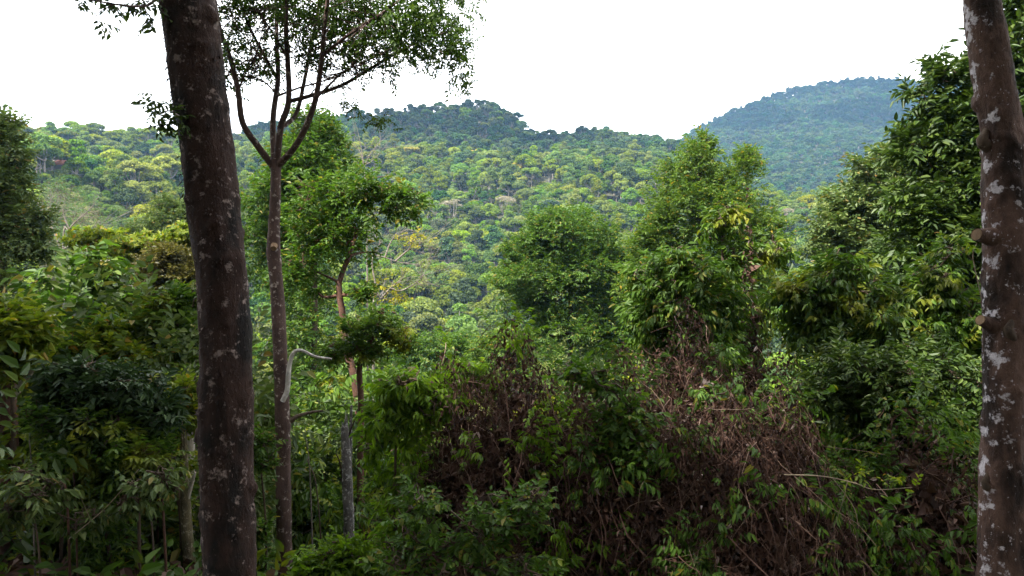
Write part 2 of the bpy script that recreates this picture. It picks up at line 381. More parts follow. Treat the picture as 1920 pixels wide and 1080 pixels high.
# ------------------------------------------------------------------ hillside tree kinds (crown and trunk meshes shared by the copies)
def far_kind(kind, seed, n, size):
    g = np.random.default_rng(seed); cb = MB(); tb = MB(); bl = []
    if kind == 'dome':
        hh = g.uniform(10, 13); r = g.uniform(4, 5.5)
        for i in range(16):
            a = g.uniform(0, 6.28); e = g.uniform(-.25, 1)**1; q = math.sqrt(max(0, 1-e*e))
            c = (math.cos(a)*q*r*.72, math.sin(a)*q*r*.72, hh-r*.9+e*r*.75); s = g.uniform(.28, .5)*r
            bl.append((c, (s, s, s*.75)))
    elif kind == 'umbrella':
        hh = g.uniform(12, 15); r = g.uniform(5, 7)
        for i in range(15):
            a = g.uniform(0, 6.28); q = math.sqrt(g.uniform(0, 1))
            c = (math.cos(a)*q*r*.8, math.sin(a)*q*r*.8, hh-2.6*q*q-g.uniform(0, 1.3)); s = g.uniform(.22, .36)*r
            bl.append((c, (s, s, s*.68)))
    elif kind == 'tall':
        hh = g.uniform(14, 18); r = g.uniform(3, 4)
        for i in range(14):
            a = g.uniform(0, 6.28); z = g.uniform(0, 1)
            rr = r*(1-.55*z)*.7
            c = (math.cos(a)*rr, math.sin(a)*rr, hh*.45+z*hh*.5); s = g.uniform(.35, .55)*r
            bl.append((c, (s, s, s*.8)))
    else:                                   # bare: a fan of pale branches with a thin twig haze
        hh = g.uniform(11, 13); r = g.uniform(4.5, 5.5)
        for i in range(12):
            a = g.uniform(0, 6.28); q = math.sqrt(g.uniform(0, 1))
            bl.append(((math.cos(a)*q*r*.8, math.sin(a)*q*r*.8, hh-1.6*q*q), (1.6, 1.6, .7)))
    cards(cb, bl, n if kind != 'bare' else n//3, size if kind != 'bare' else size*.6, lo=-.3 if kind != 'umbrella' else -.15)
    top = np.array((0, 0, hh*.55)); tb.tube(bez([(0, 0, -2.5), (g.normal()*.15, g.normal()*.15, hh*.3), top], 6), np.linspace(.32, .2, 7)[:7] if False else np.linspace(.32, .2, len(bez([(0, 0, 0), (0, 0, 1), (0, 0, 2)], 6))), 6)
    for c, s in bl[:12]:
        c = np.array(c); st = top*np.array((0, 0, g.uniform(.7, 1)))
        md = st*.5+c*.5+np.array((c[0]*.15, c[1]*.15, -.5)); P = bez([st, md, c], 6)
        tb.tube(P, np.linspace(.15, .05, len(P)), 4, cap=False)
    return cb, tb, hh

KINDS = []
def make_kind(kind, seed, n, size, leaf):
    cb, tb, hh = far_kind(kind, seed, n, size)
    return dict(kind=kind, crown=cb.mesh('crown', False, [leaf]), trunk=tb.mesh('trunk', True, [M['bark_far']]), h=hh)

# one low-detail joined mesh per kind for the far-off forest masses
def mass_proto(kind, seed, n, size, leaf):
    cb, tb, hh = far_kind(kind, seed, n, size)
    cb.v += tb.v; cb.q += [q+cb.n for q in tb.q]; cb.m += [np.ones_like(m) for m in tb.m]
    me = cb.mesh('forest_tree', False, [leaf, M['bark_far']]); o = bpy.data.objects.new('forest_tree', me); return o

def forest(name, label, pts, protos, smin, smax):
    """a far forest that reads as one mass: one object, trees scattered by geometry nodes"""
    coll = bpy.data.collections.new(name+'_kinds')
    for p in protos: coll.objects.link(p)
    me = bpy.data.meshes.new(name); me.vertices.add(len(pts)); me.vertices.foreach_set('co', np.asarray(pts, np.float32).ravel()); me.update()
    o = bpy.data.objects.new(name, me); COL.objects.link(o); tag(o, label, 'forest', kind='stuff')
    ng = bpy.data.node_groups.new(name, 'GeometryNodeTree')
    ng.interface.new_socket('Geometry', in_out='INPUT', socket_type='NodeSocketGeometry')
    ng.interface.new_socket('Geometry', in_out='OUTPUT', socket_type='NodeSocketGeometry')
    N = ng.nodes; L = ng.links; gi = N.new('NodeGroupInput'); go = N.new('NodeGroupOutput')
    ci = N.new('GeometryNodeCollectionInfo'); ci.inputs['Collection'].default_value = coll
    ci.inputs['Separate Children'].default_value = True; ci.inputs['Reset Children'].default_value = True
    ip = N.new('GeometryNodeInstanceOnPoints'); ip.inputs['Pick Instance'].default_value = True
    rr = N.new('FunctionNodeRandomValue'); rr.data_type = 'FLOAT_VECTOR'; rr.inputs[0].default_value = (-.06, -.06, 0); rr.inputs[1].default_value = (.06, .06, 6.283)
    rs = N.new('FunctionNodeRandomValue'); rs.data_type = 'FLOAT'; rs.inputs[2].default_value = smin; rs.inputs[3].default_value = smax; rs.inputs['Seed'].default_value = 5
    ri = N.new('FunctionNodeRandomValue'); ri.data_type = 'INT'; ri.inputs[4].default_value = 0; ri.inputs[5].default_value = len(protos)-1; ri.inputs['Seed'].default_value = 9
    L.new(gi.outputs[0], ip.inputs['Points']); L.new(ci.outputs[0], ip.inputs['Instance'])
    L.new(ri.outputs[2], ip.inputs['Instance Index']); L.new(rr.outputs[0], ip.inputs['Rotation']); L.new(rs.outputs[1], ip.inputs['Scale'])
    L.new(ip.outputs[0], go.inputs[0])
    md = o.modifiers.new('scatter', 'NODES'); md.node_group = ng
    return o

def scatter(y0, y1, u0, u1, sp):
    x0 = min((u0-960)/1280*y1, (u0-960)/1280*y0); x1 = max((u1-960)/1280*y1, (u1-960)/1280*y0)
    gx, gy = np.meshgrid(np.arange(x0, x1, sp), np.arange(y0, y1, sp)); x = gx.ravel(); y = gy.ravel()
    x = x+rng.uniform(-.45, .45, len(x))*sp; y = y+rng.uniform(-.45, .45, len(y))*sp
    u = 960+1280*x/y; k = (u > u0) & (u < u1) & ~cleared(u, y)
    x, y = x[k], y[k]; z = hgt(x, y)
    vis = np.ones(len(x), bool)             # leave out what the hills hide
    for t in np.linspace(.12, .97, 60):
        vis &= hgt(x*t, y*t)+np.where(y*t > 100, 4, -3) < CZ+(z+13-CZ)*t
    return x[vis], y[vis], z[vis]

mid_m, yel_m, drk_m, bar_m, gol_m = M['far_mid'], M['far_yellow'], M['far_dark'], M['far_bare'], M['far_gold']
x, y, z = scatter(56, 640, -120, 2040, 6.1)
u = 960+1280*x/y
order = np.argsort(y); x, y, z, u = x[order], y[order], z[order], u[order]
front = y > 0
# --- individual trees: the nearest ones of the valley and lower slopes
hi = {k: [make_kind(k[0], s_, n_, sz, k[1]) for s_ in sd] for k, sd, n_, sz in (
    (('dome', mid_m), (1, 2, 3, 4), 7500, .45), (('umbrella', yel_m), (5, 6), 7500, .44), (('umbrella', mid_m), (7, 8), 7500, .44),
    (('tall', mid_m), (9, 10), 6500, .44), (('dome', drk_m), (11, 12), 7500, .45), (('bare', bar_m), (13,), 3000, .5))}
WORDS = {('dome', mid_m): 'round-crowned green tree', ('umbrella', yel_m): 'flat-topped yellow-green tree', ('umbrella', mid_m): 'flat-topped green tree',
         ('tall', mid_m): 'tall narrow green tree', ('dome', drk_m): 'round-crowned dark green tree', ('bare', bar_m): 'bare pale branched tree'}
NAMES = {'dome': 'round_crowned_tree', 'umbrella': 'umbrella_tree', 'tall': 'tall_tree', 'bare': 'bare_tree'}
n_ind = 280
def copy_tree(K, name, label, group, loc, s, rz, leaf=None):
    e = thing(name, label, 'tree', loc, group); e.rotation_euler = (0, 0, rz); e.scale = (s, s, s*random.uniform(.9, 1.15))
    for nm in ('trunk', 'crown'):
        o = bpy.data.objects.new(nm, K[nm]); COL.objects.link(o); o.parent = e
    return e
keys = list(hi)
for i in range(min(n_ind, len(x))):
    if u[i] < 420: p = [.40, .12, .14, .14, .18, .02]
    elif y[i] < 130: p = [.50, .05, .15, .1, .20, .0]
    else: p = [.52, .03, .12, .18, .13, .02]
    k = keys[rng.choice(6, p=p)]; K = hi[k][rng.integers(len(hi[k]))]
    where = 'on the left slope' if u[i] < 420 else ('in the valley bottom behind the near trees' if y[i] < 130 else 'on the lower slope across the valley')
    copy_tree(K, NAMES[k[0]], WORDS[k]+' '+where, WORDS[k].replace('tree', 'trees')+' '+where, (x[i], y[i], z[i]-.3), rng.uniform(.6, 1.2)*(.85 if y[i] < 130 or u[i] < 420 else 1), rng.uniform(0, 6.28))
rest = np.arange(len(x)) >= n_ind
# --- the masses behind
left = rest & (u < 430) & (y < 470)
ridge = rest & (y > 455) & ~left
slope = rest & ~left & ~ridge
XYZ = np.stack([x, y, z-.4], 1)
LO = lambda *specs: [mass_proto(*s_) for s_ in specs]
forest('hillside_forest', 'sunlit forest of flat-topped yellow-green trees on the left hillside', XYZ[left],
       LO(('umbrella', 21, 3600, .6, yel_m), ('dome', 22, 3600, .6, yel_m), ('umbrella', 23, 3600, .6, mid_m), ('dome', 24, 3600, .6, mid_m), ('dome', 20, 3600, .6, yel_m), ('dome', 25, 3600, .6, drk_m), ('tall', 26, 3000, .58, mid_m), ('dome', 27, 3600, .6, mid_m)), .55, 1.25)
forest('slope_forest', 'mixed green forest covering the middle slope', XYZ[slope],
       LO(('dome', 31, 3600, .6, mid_m), ('dome', 32, 3600, .6, mid_m), ('dome', 33, 3600, .6, drk_m), ('umbrella', 34, 3600, .6, mid_m), ('dome', 35, 3600, .6, yel_m), ('tall', 36, 3000, .58, mid_m), ('tall', 37, 3000, .58, mid_m), ('dome', 38, 3600, .6, mid_m), ('dome', 39, 3600, .6, mid_m), ('tall', 30, 3000, .58, drk_m)), .45, 1.3)
forest('ridge_forest', 'dark green forest along the middle ridge against the sky', XYZ[ridge],
       LO(('dome', 41, 2600, .72, drk_m), ('dome', 42, 2600, .72, drk_m), ('umbrella', 43, 2600, .72, drk_m), ('tall', 44, 2200, .7, drk_m), ('dome', 45, 2600, .72, mid_m)), .55, 1.25)
mxx, myy, mzz = scatter(660, 1330, 1150, 2040, 8.6)
forest('mountain_forest', 'dark forest covering the big mountain on the right', np.stack([mxx, myy, mzz-.5], 1),
       LO(('dome', 51, 1700, 1.0, drk_m), ('dome', 52, 1700, 1.0, drk_m), ('umbrella', 53, 1700, 1.0, drk_m), ('tall', 54, 1500, .95, drk_m), ('dome', 55, 1700, 1.0, drk_m)), .7, 1.25)

# --- trees on the slopes that stand out one by one
gold = [make_kind('umbrella', 61, 3000, .7, gol_m), make_kind('dome', 62, 2600, .7, gol_m)]
bare = hi[('bare', bar_m)]
bare2 = make_kind('bare', 63, 3000, .5, bar_m)
pal = make_kind('umbrella', 64, 3000, .7, yel_m)
def spot(px, d, K, name, label, s):
    X = (px-960)/1280*d; copy_tree(K, name, label, None, (X, d, H(X, d)-.3), s, random.uniform(0, 6))
spot(850, 330, bare[0], 'bare_tree', 'fan-shaped bare pale tree, left one of the pair on the middle slope', 1.25)
spot(947, 332, bare2, 'bare_tree', 'fan-shaped bare pale tree, right one of the pair on the middle slope', 1.25)
spot(972, 388, gold[1], 'flowering_tree', 'small tree with orange-yellow blossom high on the middle slope', .85)
spot(898, 436, gold[0], 'umbrella_tree', 'wide golden-topped tree, largest along the foot of the dark ridge', 1.15)
spot(938, 437, gold[0], 'umbrella_tree', 'small golden-topped tree just right of the largest golden-topped one', .8)
spot(988, 437, pal, 'umbrella_tree', 'yellow-green flat-topped tree above the orange-blossom tree', 1.0)
spot(770, 430, gold[0], 'umbrella_tree', 'golden-topped tree left of the others at the foot of the dark ridge', .9)
spot(1548, 395, gold[1], 'round_crowned_tree', 'cream-topped round tree below the foot of the right mountain', .8)
spot(57, 300, bare2, 'bare_tree', 'greyish bare tree on the left hillside beside the dark left edge tree', .9)
for wd_, px, d in (('left', 1478, 330), ('middle', 1492, 325), ('right', 1505, 335)):
    spot(px, d, bare[0], 'bare_tree', wd_+' tree in the row of three pale-trunked trees below the mountain', .9)
for wd_, px, d, s_ in (('left', 143, 392, 1.3), ('right', 177, 396, 1.25)):
    spot(px, d, hi[('umbrella', mid_m)][0], 'umbrella_tree', wd_+' one of two tall flat-topped trees standing above the left skyline', s_)
KD = hi[('dome', mid_m)]
for i in range(80):
    d = rng.uniform(196, 236); px = rng.uniform(30, 290); X = (px-960)/1280*d
    copy_tree(KD[i % 4], 'round_crowned_tree', 'small bushy tree along the upper edge of the olive meadow', 'small bushy trees along the upper edge of the meadow', (X, d, H(X, d)-3.2), rng.uniform(.4, .62), rng.uniform(0, 6.28))
# red-roofed hut among the trees of the left hillside
hx, hy = (110-960)/1280*222, 222.0; hz = H(hx, hy)
hut = thing('hut', 'tiny hut with a rusty red roof among the trees of the left hillside', 'hut', (hx, hy, hz))
def boxv(x0, x1, y0, y1, z0, z1):
    V = [(a, b, c) for c in (z0, z1) for a, b in ((x0, y0), (x1, y0), (x1, y1), (x0, y1))]
    return V, [(0, 3, 2, 1), (4, 5, 6, 7), (0, 1, 5, 4), (1, 2, 6, 5), (2, 3, 7, 6), (3, 0, 4, 7)]
def plain(name, c, rough=.8):
    m, t, b, out = nodes(name); cc = t.nodes.new('ShaderNodeTexCoord'); n1 = noise(t, 1.2, cc.outputs['Object'], 5, .7)
    t.links.new(ramp(t, [(.3, tuple(k*.6 for k in c)), (.7, c)], n1), b.inputs['Base Color']); b.inputs['Roughness'].default_value = rough; return m
mb = MB(); mb.add(*boxv(hx-2.6, hx+2.6, hy-2, hy+2, hz-1, hz+4.6)); mb.build('wall', plain('hut_boards', (.2, .16, .12)), hut)
mb = MB(); a_ = [(hx-3.1, hy-2.7, hz+4.3), (hx+3.1, hy-2.7, hz+4.3), (hx+3.1, hy, hz+6.3), (hx-3.1, hy, hz+6.3), (hx+3.1, hy+2.7, hz+4.3), (hx-3.1, hy+2.7, hz+4.3)]
for off in (0, .12): mb.add(np.array(a_)+np.array((0, 0, off)), [(0, 1, 2, 3), (3, 2, 4, 5)])
mb.build('roof', plain('rusty_roof', (.26, .08, .045)), hut)

# ------------------------------------------------------------------ near and middle plants
def make_tree(name, label, d, base_px, crowns, n, size, leaf, bark, r0, kind='alt', near=False, ll=.36, nl=9, wd=.42, trunk_px=None, cat='tree', depth=1.0, blobs_per=9, group=None, lean=0, upw=.35, limb=True, seed=None, skirt=0.0):
    """crowns: ellipses (px, py, rx, ry) in photo pixels at distance d; n sprays of leaves; trunk_px: photo pixels the trunk runs through"""
    g = np.random.default_rng(seed if seed is not None else int(base_px*7+d*13)); k = d/1280
    bx = (base_px-960)*k; e = thing(name, label, cat, (bx, d, H(bx, d)), group)
    cen = [at(c[0], c[1], d+(c[4] if len(c) > 4 else 0)) for c in crowns]
    if trunk_px: tp = [np.array((bx, d, H(bx, d)-.4))]+[at(px, py, d) for px, py in trunk_px]
    else:
        top = cen[0].copy(); top[2] -= crowns[0][3]*k*.3
        tp = [np.array((bx, d, H(bx, d)-.4)), np.array((bx*.6+top[0]*.4+g.normal()*.1, d, H(bx, d)*.5+top[2]*.5)), top]
    P = bez(tp, 16); rr = np.linspace(r0, r0*.45, len(P)); tb = MB(); tb.tube(P, rr, 8, lump=.05, seed=3)
    node = [(p, r) for p, r in zip(P[len(P)//3:], rr[len(P)//3:])]
    lb = MB(); pos = []; ax = []; bb = MB()
    blobs = []
    for c, cr in zip(cen, crowns):
        rx, rz = cr[2]*k, cr[3]*k; ry = rx*depth
        for i in range(blobs_per):
            D = nrm(g.normal(size=3)); D[2] = D[2] if D[2] > -.5 else -D[2]
            q = g.uniform(.3, 1.08); s_ = g.uniform(.16, .4)
            blobs.append((c+D*q*np.array((rx, ry, rz)), s_*min(rx, rz*1.3)*np.array((1.15, 1.15, .8)), c))
    blobs.sort(key=lambda b: np.linalg.norm(b[0]-P[-1]))
    for b, s_, c in blobs:
        if limb:
            dist = [np.linalg.norm(b-p)+max(0, p[2]-b[2])*1.5+.0*r for p, r in node]; j = int(np.argmin(dist)); p0, rj = node[j]
            md = (p0+b)/2+g.normal(size=3)*.12*np.linalg.norm(b-p0)+np.array((0, 0, -.06))*np.linalg.norm(b-p0)
            Q = bez([p0, md, b], 8); rs = np.linspace(min(rj*.7, r0*.5), max(.012, rj*.22), len(Q))
            bb.tube(Q, rs, 5, cap=False); node += [(a, r) for a, r in zip(Q[2:], rs[2:])]
            for _ in range(4):
                t_ = b+g.normal(size=3)*s_*.7; Q = bez([b*.75+Q[3]*.25, (b+t_)/2+g.normal(size=3)*.05, t_], 4); bb.tube(Q, np.linspace(max(.012, rj*.2), .006, len(Q)), 3, cap=False)
    wgt = np.array([b[1][0]*b[1][2] for b in blobs]); idx = rng.choice(len(blobs), n, p=wgt/wgt.sum())
    B = np.array([b[0] for b in blobs])[idx]; S = np.array([b[1] for b in blobs])[idx]; C = np.array([b[2] for b in blobs])[idx]
    D = nrm(rng.normal(size=(n, 3))); pos = B+D*S*(rng.uniform(.1, 1.5, (n, 1))**.7)
    ci_ = rng.choice(len(crowns), n, p=np.array([c[2]*c[3] for c in crowns])/sum(c[2]*c[3] for c in crowns)); loose = rng.uniform(size=n) < .42
    CR_ = np.array([(c[2]*k, c[2]*k*depth, c[3]*k) for c in crowns])[ci_]; CC_ = np.array(cen)[ci_]; D2 = nrm(rng.normal(size=(n, 3)))
    pos = np.where(loose[:, None], CC_+D2*CR_*(rng.uniform(0, 1.12, (n, 1))**.5), pos); C = np.where(loose[:, None], CC_, C)
    if skirt:                               # leafy side shoots down the trunk
        ns = int(n*skirt); lowz = min(c[2] for c in cen); zz = e.location[2]+.3+(lowz-e.location[2])*rng.uniform(0, 1, ns)**.8; an = rng.uniform(0, 6.28, ns)
        wr = max(c[2] for c in crowns)*k*rng.uniform(.15, .95, ns)*(.45+.55*(zz-e.location[2])/max(.5, lowz-e.location[2])); mxc = np.mean([c[0] for c in cen]); fz = (zz-e.location[2])/max(.5, lowz-e.location[2])
        PS = np.stack([bx*(1-fz)+mxc*fz+np.cos(an)*wr, d+np.sin(an)*wr*depth, zz], 1)
        pos = np.concatenate([pos, PS]); D = np.concatenate([D, nrm(rng.normal(size=(ns, 3)))]); C = np.concatenate([C, PS-np.stack([np.cos(an), np.sin(an), 0*an], 1)]); n = n+ns
    out = nrm(D*.8+nrm(pos-C)*.7+np.array((0, 0, upw))+rng.normal(size=(n, 3))*.35)
    lf = MB(); put_sprays(lf, pos-out*size*.5, out, size*rng.uniform(.7, 1.25, n), sprays(kind, near, ll, nl, wd))
    tb.build('trunk', bark, e, True)
    if limb: bb.build('branches', bark, e, True)
    lf.build('crown', leaf, e)
    return e

T = make_tree
# far-middle trees with their own look
T('broadleaf_tree', 'loose pale green tree standing behind the slim forked trunk', 34, 575, [(590, 250, 45, 55), (560, 330, 80, 60), (600, 300, 60, 60), (520, 390, 70, 70), (500, 470, 55, 70), (590, 420, 60, 60)], 2600, .75, M['leaf_mid'], M['bark_brown'], .2, skirt=.45)
T('broadleaf_tree', 'dark-leaved tree with a reddish forked trunk right of the slim forked tree', 20, 678, [(700, 385, 85, 50), (630, 360, 60, 45), (760, 375, 35, 35), (590, 420, 55, 55), (560, 520, 40, 55), (640, 450, 70, 45), (680, 560, 30, 30)], 1000, .46, M['leaf_mid'], M['bark_red'], .13,
  trunk_px=[(672, 760), (650, 660), (641, 580), (636, 530), (655, 480), (670, 430)], wd=.5)
T('round_tree', 'dense round tree in mid-valley, lower and left of the tallest round tree', 46, 1068, [(1070, 440, 85, 55), (1010, 480, 65, 50), (1120, 490, 65, 60), (1060, 530, 110, 50), (980, 560, 50, 30), (1140, 570, 60, 45), (1020, 430, 40, 40), (1090, 610, 90, 40), (1010, 590, 45, 30), (1150, 640, 60, 40), (960, 520, 40, 26), (1170, 520, 36, 40)], 7500, .74, M['leaf_mid'], M['bark_brown'], .3, blobs_per=8, skirt=.15)
T('round_tree', 'tallest round olive-green tree, between the valley and the dark right tree', 38, 1320, [(1310, 310, 55, 50), (1290, 370, 90, 60), (1380, 350, 55, 60), (1250, 430, 55, 70), (1340, 430, 100, 70), (1400, 440, 55, 70), (1230, 520, 70, 60), (1330, 520, 110, 70), (1320, 275, 24, 22), (1405, 300, 28, 22), (1215, 470, 50, 55), (1445, 440, 40, 50), (1430, 520, 55, 50), (1200, 560, 50, 45)], 7000, .64, M['leaf_olive'], M['bark_brown'], .26, blobs_per=8, skirt=.15)
T('broadleaf_tree', 'grey-green spreading tree left of the dark right tree', 30, 1660, [(1660, 330, 60, 50), (1620, 390, 75, 55), (1590, 440, 80, 45), (1680, 440, 80, 70), (1560, 470, 50, 35), (1650, 500, 90, 60), (1600, 520, 60, 50)], 4000, .62, M['leaf_grey'], M['bark_brown'], .2, wd=.55, skirt=.45)
T('leafy_tree', 'tall dark green tree with long leaves behind the white-patched trunk', 17, 1800, [(1760, 190, 50, 60), (1800, 250, 100, 60), (1740, 270, 55, 50), (1790, 350, 115, 70), (1730, 400, 60, 60), (1800, 450, 120, 80), (1720, 500, 90, 60), (1850, 160, 50, 70), (1900, 90, 60, 110), (1920, 300, 80, 120), (1900, 480, 70, 80), (1755, 130, 18, 30)], 4400, .55, M['leaf_dark'], M['bark_brown'], .16, kind='alt', near=True, ll=.42, nl=8, wd=.36, blobs_per=8, skirt=.45)
T('small_domed_tree', 'small domed tree on a reddish trunk right of the slim forked tree', 17, 678, [(705, 612, 46, 26), (670, 630, 40, 24), (745, 628, 30, 26), (640, 655, 38, 20), (620, 670, 30, 14), (690, 660, 40, 20), (760, 650, 22, 20), (720, 590, 24, 12)], 640, .36, M['leaf_tip'], M['bark_red'], .11, blobs_per=7, trunk_px=[(676, 900), (677, 760), (675, 680), (700, 630)])
T('broadleaf_tree', 'dark tree at the left edge of the photo beside the hillside', 26, 0, [(10, 270, 40, 50), (15, 350, 45, 50), (40, 420, 45, 35), (-40, 330, 70, 90), (60, 460, 35, 25)], 1900, .6, M['leaf_grey'], M['bark_brown'], .2, wd=.5, skirt=.45)
T('layered_tree', 'flat layered yellow-green tree below the bare twiggy tree on the left', 30, 215, [(170, 452, 45, 14), (235, 465, 75, 16), (300, 470, 60, 18), (350, 445, 35, 14), (250, 490, 70, 16)], 1700, .6, M['leaf_yellow'], M['bark_brown'], .17, wd=.55, kind='rosette', nl=8)
T('broadleaf_tree', 'brownish olive tree left of the big dark trunk', 27, 320, [(320, 500, 60, 35), (290, 530, 50, 30), (350, 530, 40, 40), (330, 560, 60, 30)], 1500, .55, M['leaf_brown'], M['bark_brown'], .16, skirt=.45)
T('broadleaf_tree', 'grey-green tree rising just left of the big dark trunk', 48, 320, [(320, 405, 45, 30), (345, 430, 45, 40), (285, 440, 40, 25)], 3000, .58, M['leaf_grey'], M['bark_brown'], .2, skirt=.45)
T('valley_tree', 'pale green low tree filling the valley left of the dense round tree', 62, 800, [(800, 665, 55, 35), (850, 660, 60, 30), (760, 690, 40, 30), (880, 690, 70, 30)], 2300, 1.0, M['leaf_mid'], M['bark_brown'], .25, wd=.5, skirt=.45)
T('valley_tree', 'pale green low tree just left of the thicket top', 56, 930, [(930, 650, 50, 28), (990, 640, 50, 24), (940, 690, 70, 30)], 1900, .9, M['leaf_olive'], M['bark_brown'], .25, wd=.5, skirt=.45)

# bare trees: twigs and a few last leaves
def bare_tree(name, label, d, base_px, limbs, bark, r0, twigs=6, leaf=None, n=0, crowns=()):
    k = d/1280; bx = (base_px-960)*k; e = thing(name, label, 'tree', (bx, d, H(bx, d)))
    mbt = MB(); first = None; g = np.random.default_rng(int(base_px+d)); tw = MB()
    for li, L_ in enumerate(limbs):
        P = [at(px, py, d+dd) for px, py, dd in [(q[0], q[1], q[2] if len(q) > 2 else 0) for q in L_]]
        if li == 0: P = [np.array((bx, d, H(bx, d)-.4))]+P
        else: P[0] = prev[int(np.argmin(np.linalg.norm(prev-P[0], axis=1)))]
        Q = bez(P, 18); R = np.linspace(r0 if li == 0 else r0*.55, r0*.12, len(Q)); prev = Q if li == 0 else np.concatenate([prev, Q]); (mbt if li == 0 else tw).tube(Q, R, 6, lump=.06, seed=li)
        for _ in range(twigs*3):
            j = g.integers(len(Q)//2 if li == 0 else len(Q)//3, len(Q)-1); a = Q[j]; dr = nrm(Q[j+1]-Q[j])+g.normal(size=3)*.75; l_ = g.uniform(.25, 1)*38*k
            m_ = a+dr*l_*.5+g.normal(size=3)*l_*.15; b = a+dr*l_+g.normal(size=3)*l_*.25; q2 = bez([a, m_, b], 6); tw.tube(q2, np.linspace(r0*.14, r0*.04, len(q2)), 3, cap=False)
            for _ in range(2):
                c = b+g.normal(size=3)*l_*.45; q3 = bez([m_, (m_+c)/2+g.normal(size=3)*l_*.1, c], 4); tw.tube(q3, np.linspace(r0*.08, r0*.03, len(q3)), 3, cap=False)
    mbt.build('trunk', bark, e, True); tw.build('branches', bark, e, True)
    if n:
        lf = MB(); P = []
        for (px, py, rx, ry) in crowns: P.append(at(px, py, d)+rng.normal(size=(n//len(crowns), 3))*np.array((rx, rx, ry))*k*.5)
        P = np.concatenate(P); put_sprays(lf, P, nrm(rng.normal(size=P.shape)), .35*rng.uniform(.6, 1.2, len(P)), sprays('alt', False, .36, 7, .5)); lf.build('leaves', leaf, e)
    return e
bare_tree('bare_tree', 'bare twisted pale tree with yellow tips right of the dark-leaved tree', 26, 706,
  [[(700, 590), (715, 560), (738, 535), (760, 520)], [(655, 500), (700, 482), (750, 492), (795, 497)], [(700, 480), (712, 455), (700, 430)], [(735, 540), (752, 545), (780, 530), (795, 515)], [(745, 490), (770, 465), (790, 455)], [(720, 480), (735, 450), (755, 435)]], M['bark_grey'], .07, 6, M['leaf_orange'], 90, [(770, 445, 38, 14), (715, 535, 30, 20), (745, 560, 25, 18)])
bare_tree('bare_tree', 'bare twiggy pale tree in front of the olive meadow', 44, 118,
  [[(118, 480), (130, 430), (160, 400), (180, 380)], [(120, 470), (95, 420), (75, 385), (60, 368)], [(110, 450), (98, 425), (94, 390)], [(135, 430), (120, 405), (118, 385)], [(118, 490), (80, 440), (62, 430)], [(125, 460), (165, 440), (185, 425)]], M['bark_grey'], .085, 7)
bare_tree('bare_tree', 'thin bare tree sticking up above the dark-leaved tree', 40, 690,
  [[(688, 420), (684, 330), (676, 270), (664, 222)], [(685, 320), (697, 285), (715, 262)], [(684, 310), (700, 300), (722, 275)], [(683, 300), (672, 280), (660, 268)]], M['bark_grey'], .06, 3)

# ------------------------------------------------------------------ the three big foreground trees
def trunk_tube(mb, pts, d, k=1.0, seg=56, lump=.02, n=90, seed=1):
    P = np.array([at(p[0], p[1], d) for p in pts]); R = np.array([p[2] for p in pts])/2*d/1280*k
    Q = bez(P, n); t = np.linspace(0, 1, len(P)); RQ = np.interp(np.linspace(0, 1, len(Q)), t, R); mb.tube(Q, RQ, seg, lump=lump, seed=seed)
    V = mb.v[0]; am_ = 1.5 if k < 1 else 1.0; m = len(Q)*seg; cen_ = np.repeat(Q, seg, 0); rad_ = np.repeat(RQ, seg)        # fluted, knobbly surface
    for i in range(m):
        v = Vector(V[i]); a_ = mnoise.noise(Vector((v.x*3.2, v.y*3.2, v.z*1.3+seed)))*.075+mnoise.noise(Vector((v.x*11, v.y*11, v.z*4+seed)))*.045+max(0, mnoise.noise(Vector((v.x*6, v.y*6, v.z*6+seed*3)))-.35)*.25+mnoise.noise(Vector((v.x*40, v.y*40, v.z*16)))*.022
        V[i] += (V[i]-cen_[i])*a_*am_
    return Q, RQ
def shade_canopy(e, d, cx, cz, R, n, leaf, g0):
    """an unseen crown above the frame, placed to cast shade"""
    bl = []; g = np.random.default_rng(g0)
    for i in range(22):
        a = g.uniform(0, 6.28); q = math.sqrt(g.uniform(0, 1))*R
        bl.append((np.array((cx+math.cos(a)*q, d+math.sin(a)*q, cz+g.uniform(-1.5, 2))), np.array((1.6, 1.6, .8))*g.uniform(.8, 1.4)))
    m_ = MB(); cards(m_, bl, n, .3, lo=-.8, shell=(.3, 1.1)); return m_, bl

dA = 6.0
e = thing('big_tree', 'big dark leaning trunk with grey lichen spots, thickest in the photo', 'tree', at(436, 1300, dA))
e.location.z = H(e.location.x, dA)
mb = MB(); trunk_tube(mb, [(440, 1480, 150), (436, 1250, 118), (433, 1080, 104), (427, 900, 100), (425, 800, 102), (420, 640, 97), (413, 500, 96), (398, 360, 98), (384, 240, 100), (366, 110, 103), (350, 0, 108), (330, -140, 106), (290, -500, 96), (250, -1100, 84), (230, -1900, 60)], dA, .92, seed=4, lump=.012, n=420)
tr = mb.build('trunk', M['bark_dark'], e, True)
mb = MB(); c0 = at(385, 818, dA-.02); mb.tube([c0+np.array((.03, 0, .12)), c0+np.array((-.012, -.02, .05)), c0+np.array((-.022, -.02, -.02)), c0+np.array((.03, 0, -.12))], [.02, .06, .065, .02], 12, lump=.05, seed=8)
mb.build('burl', M['bark_dark'], e, True)
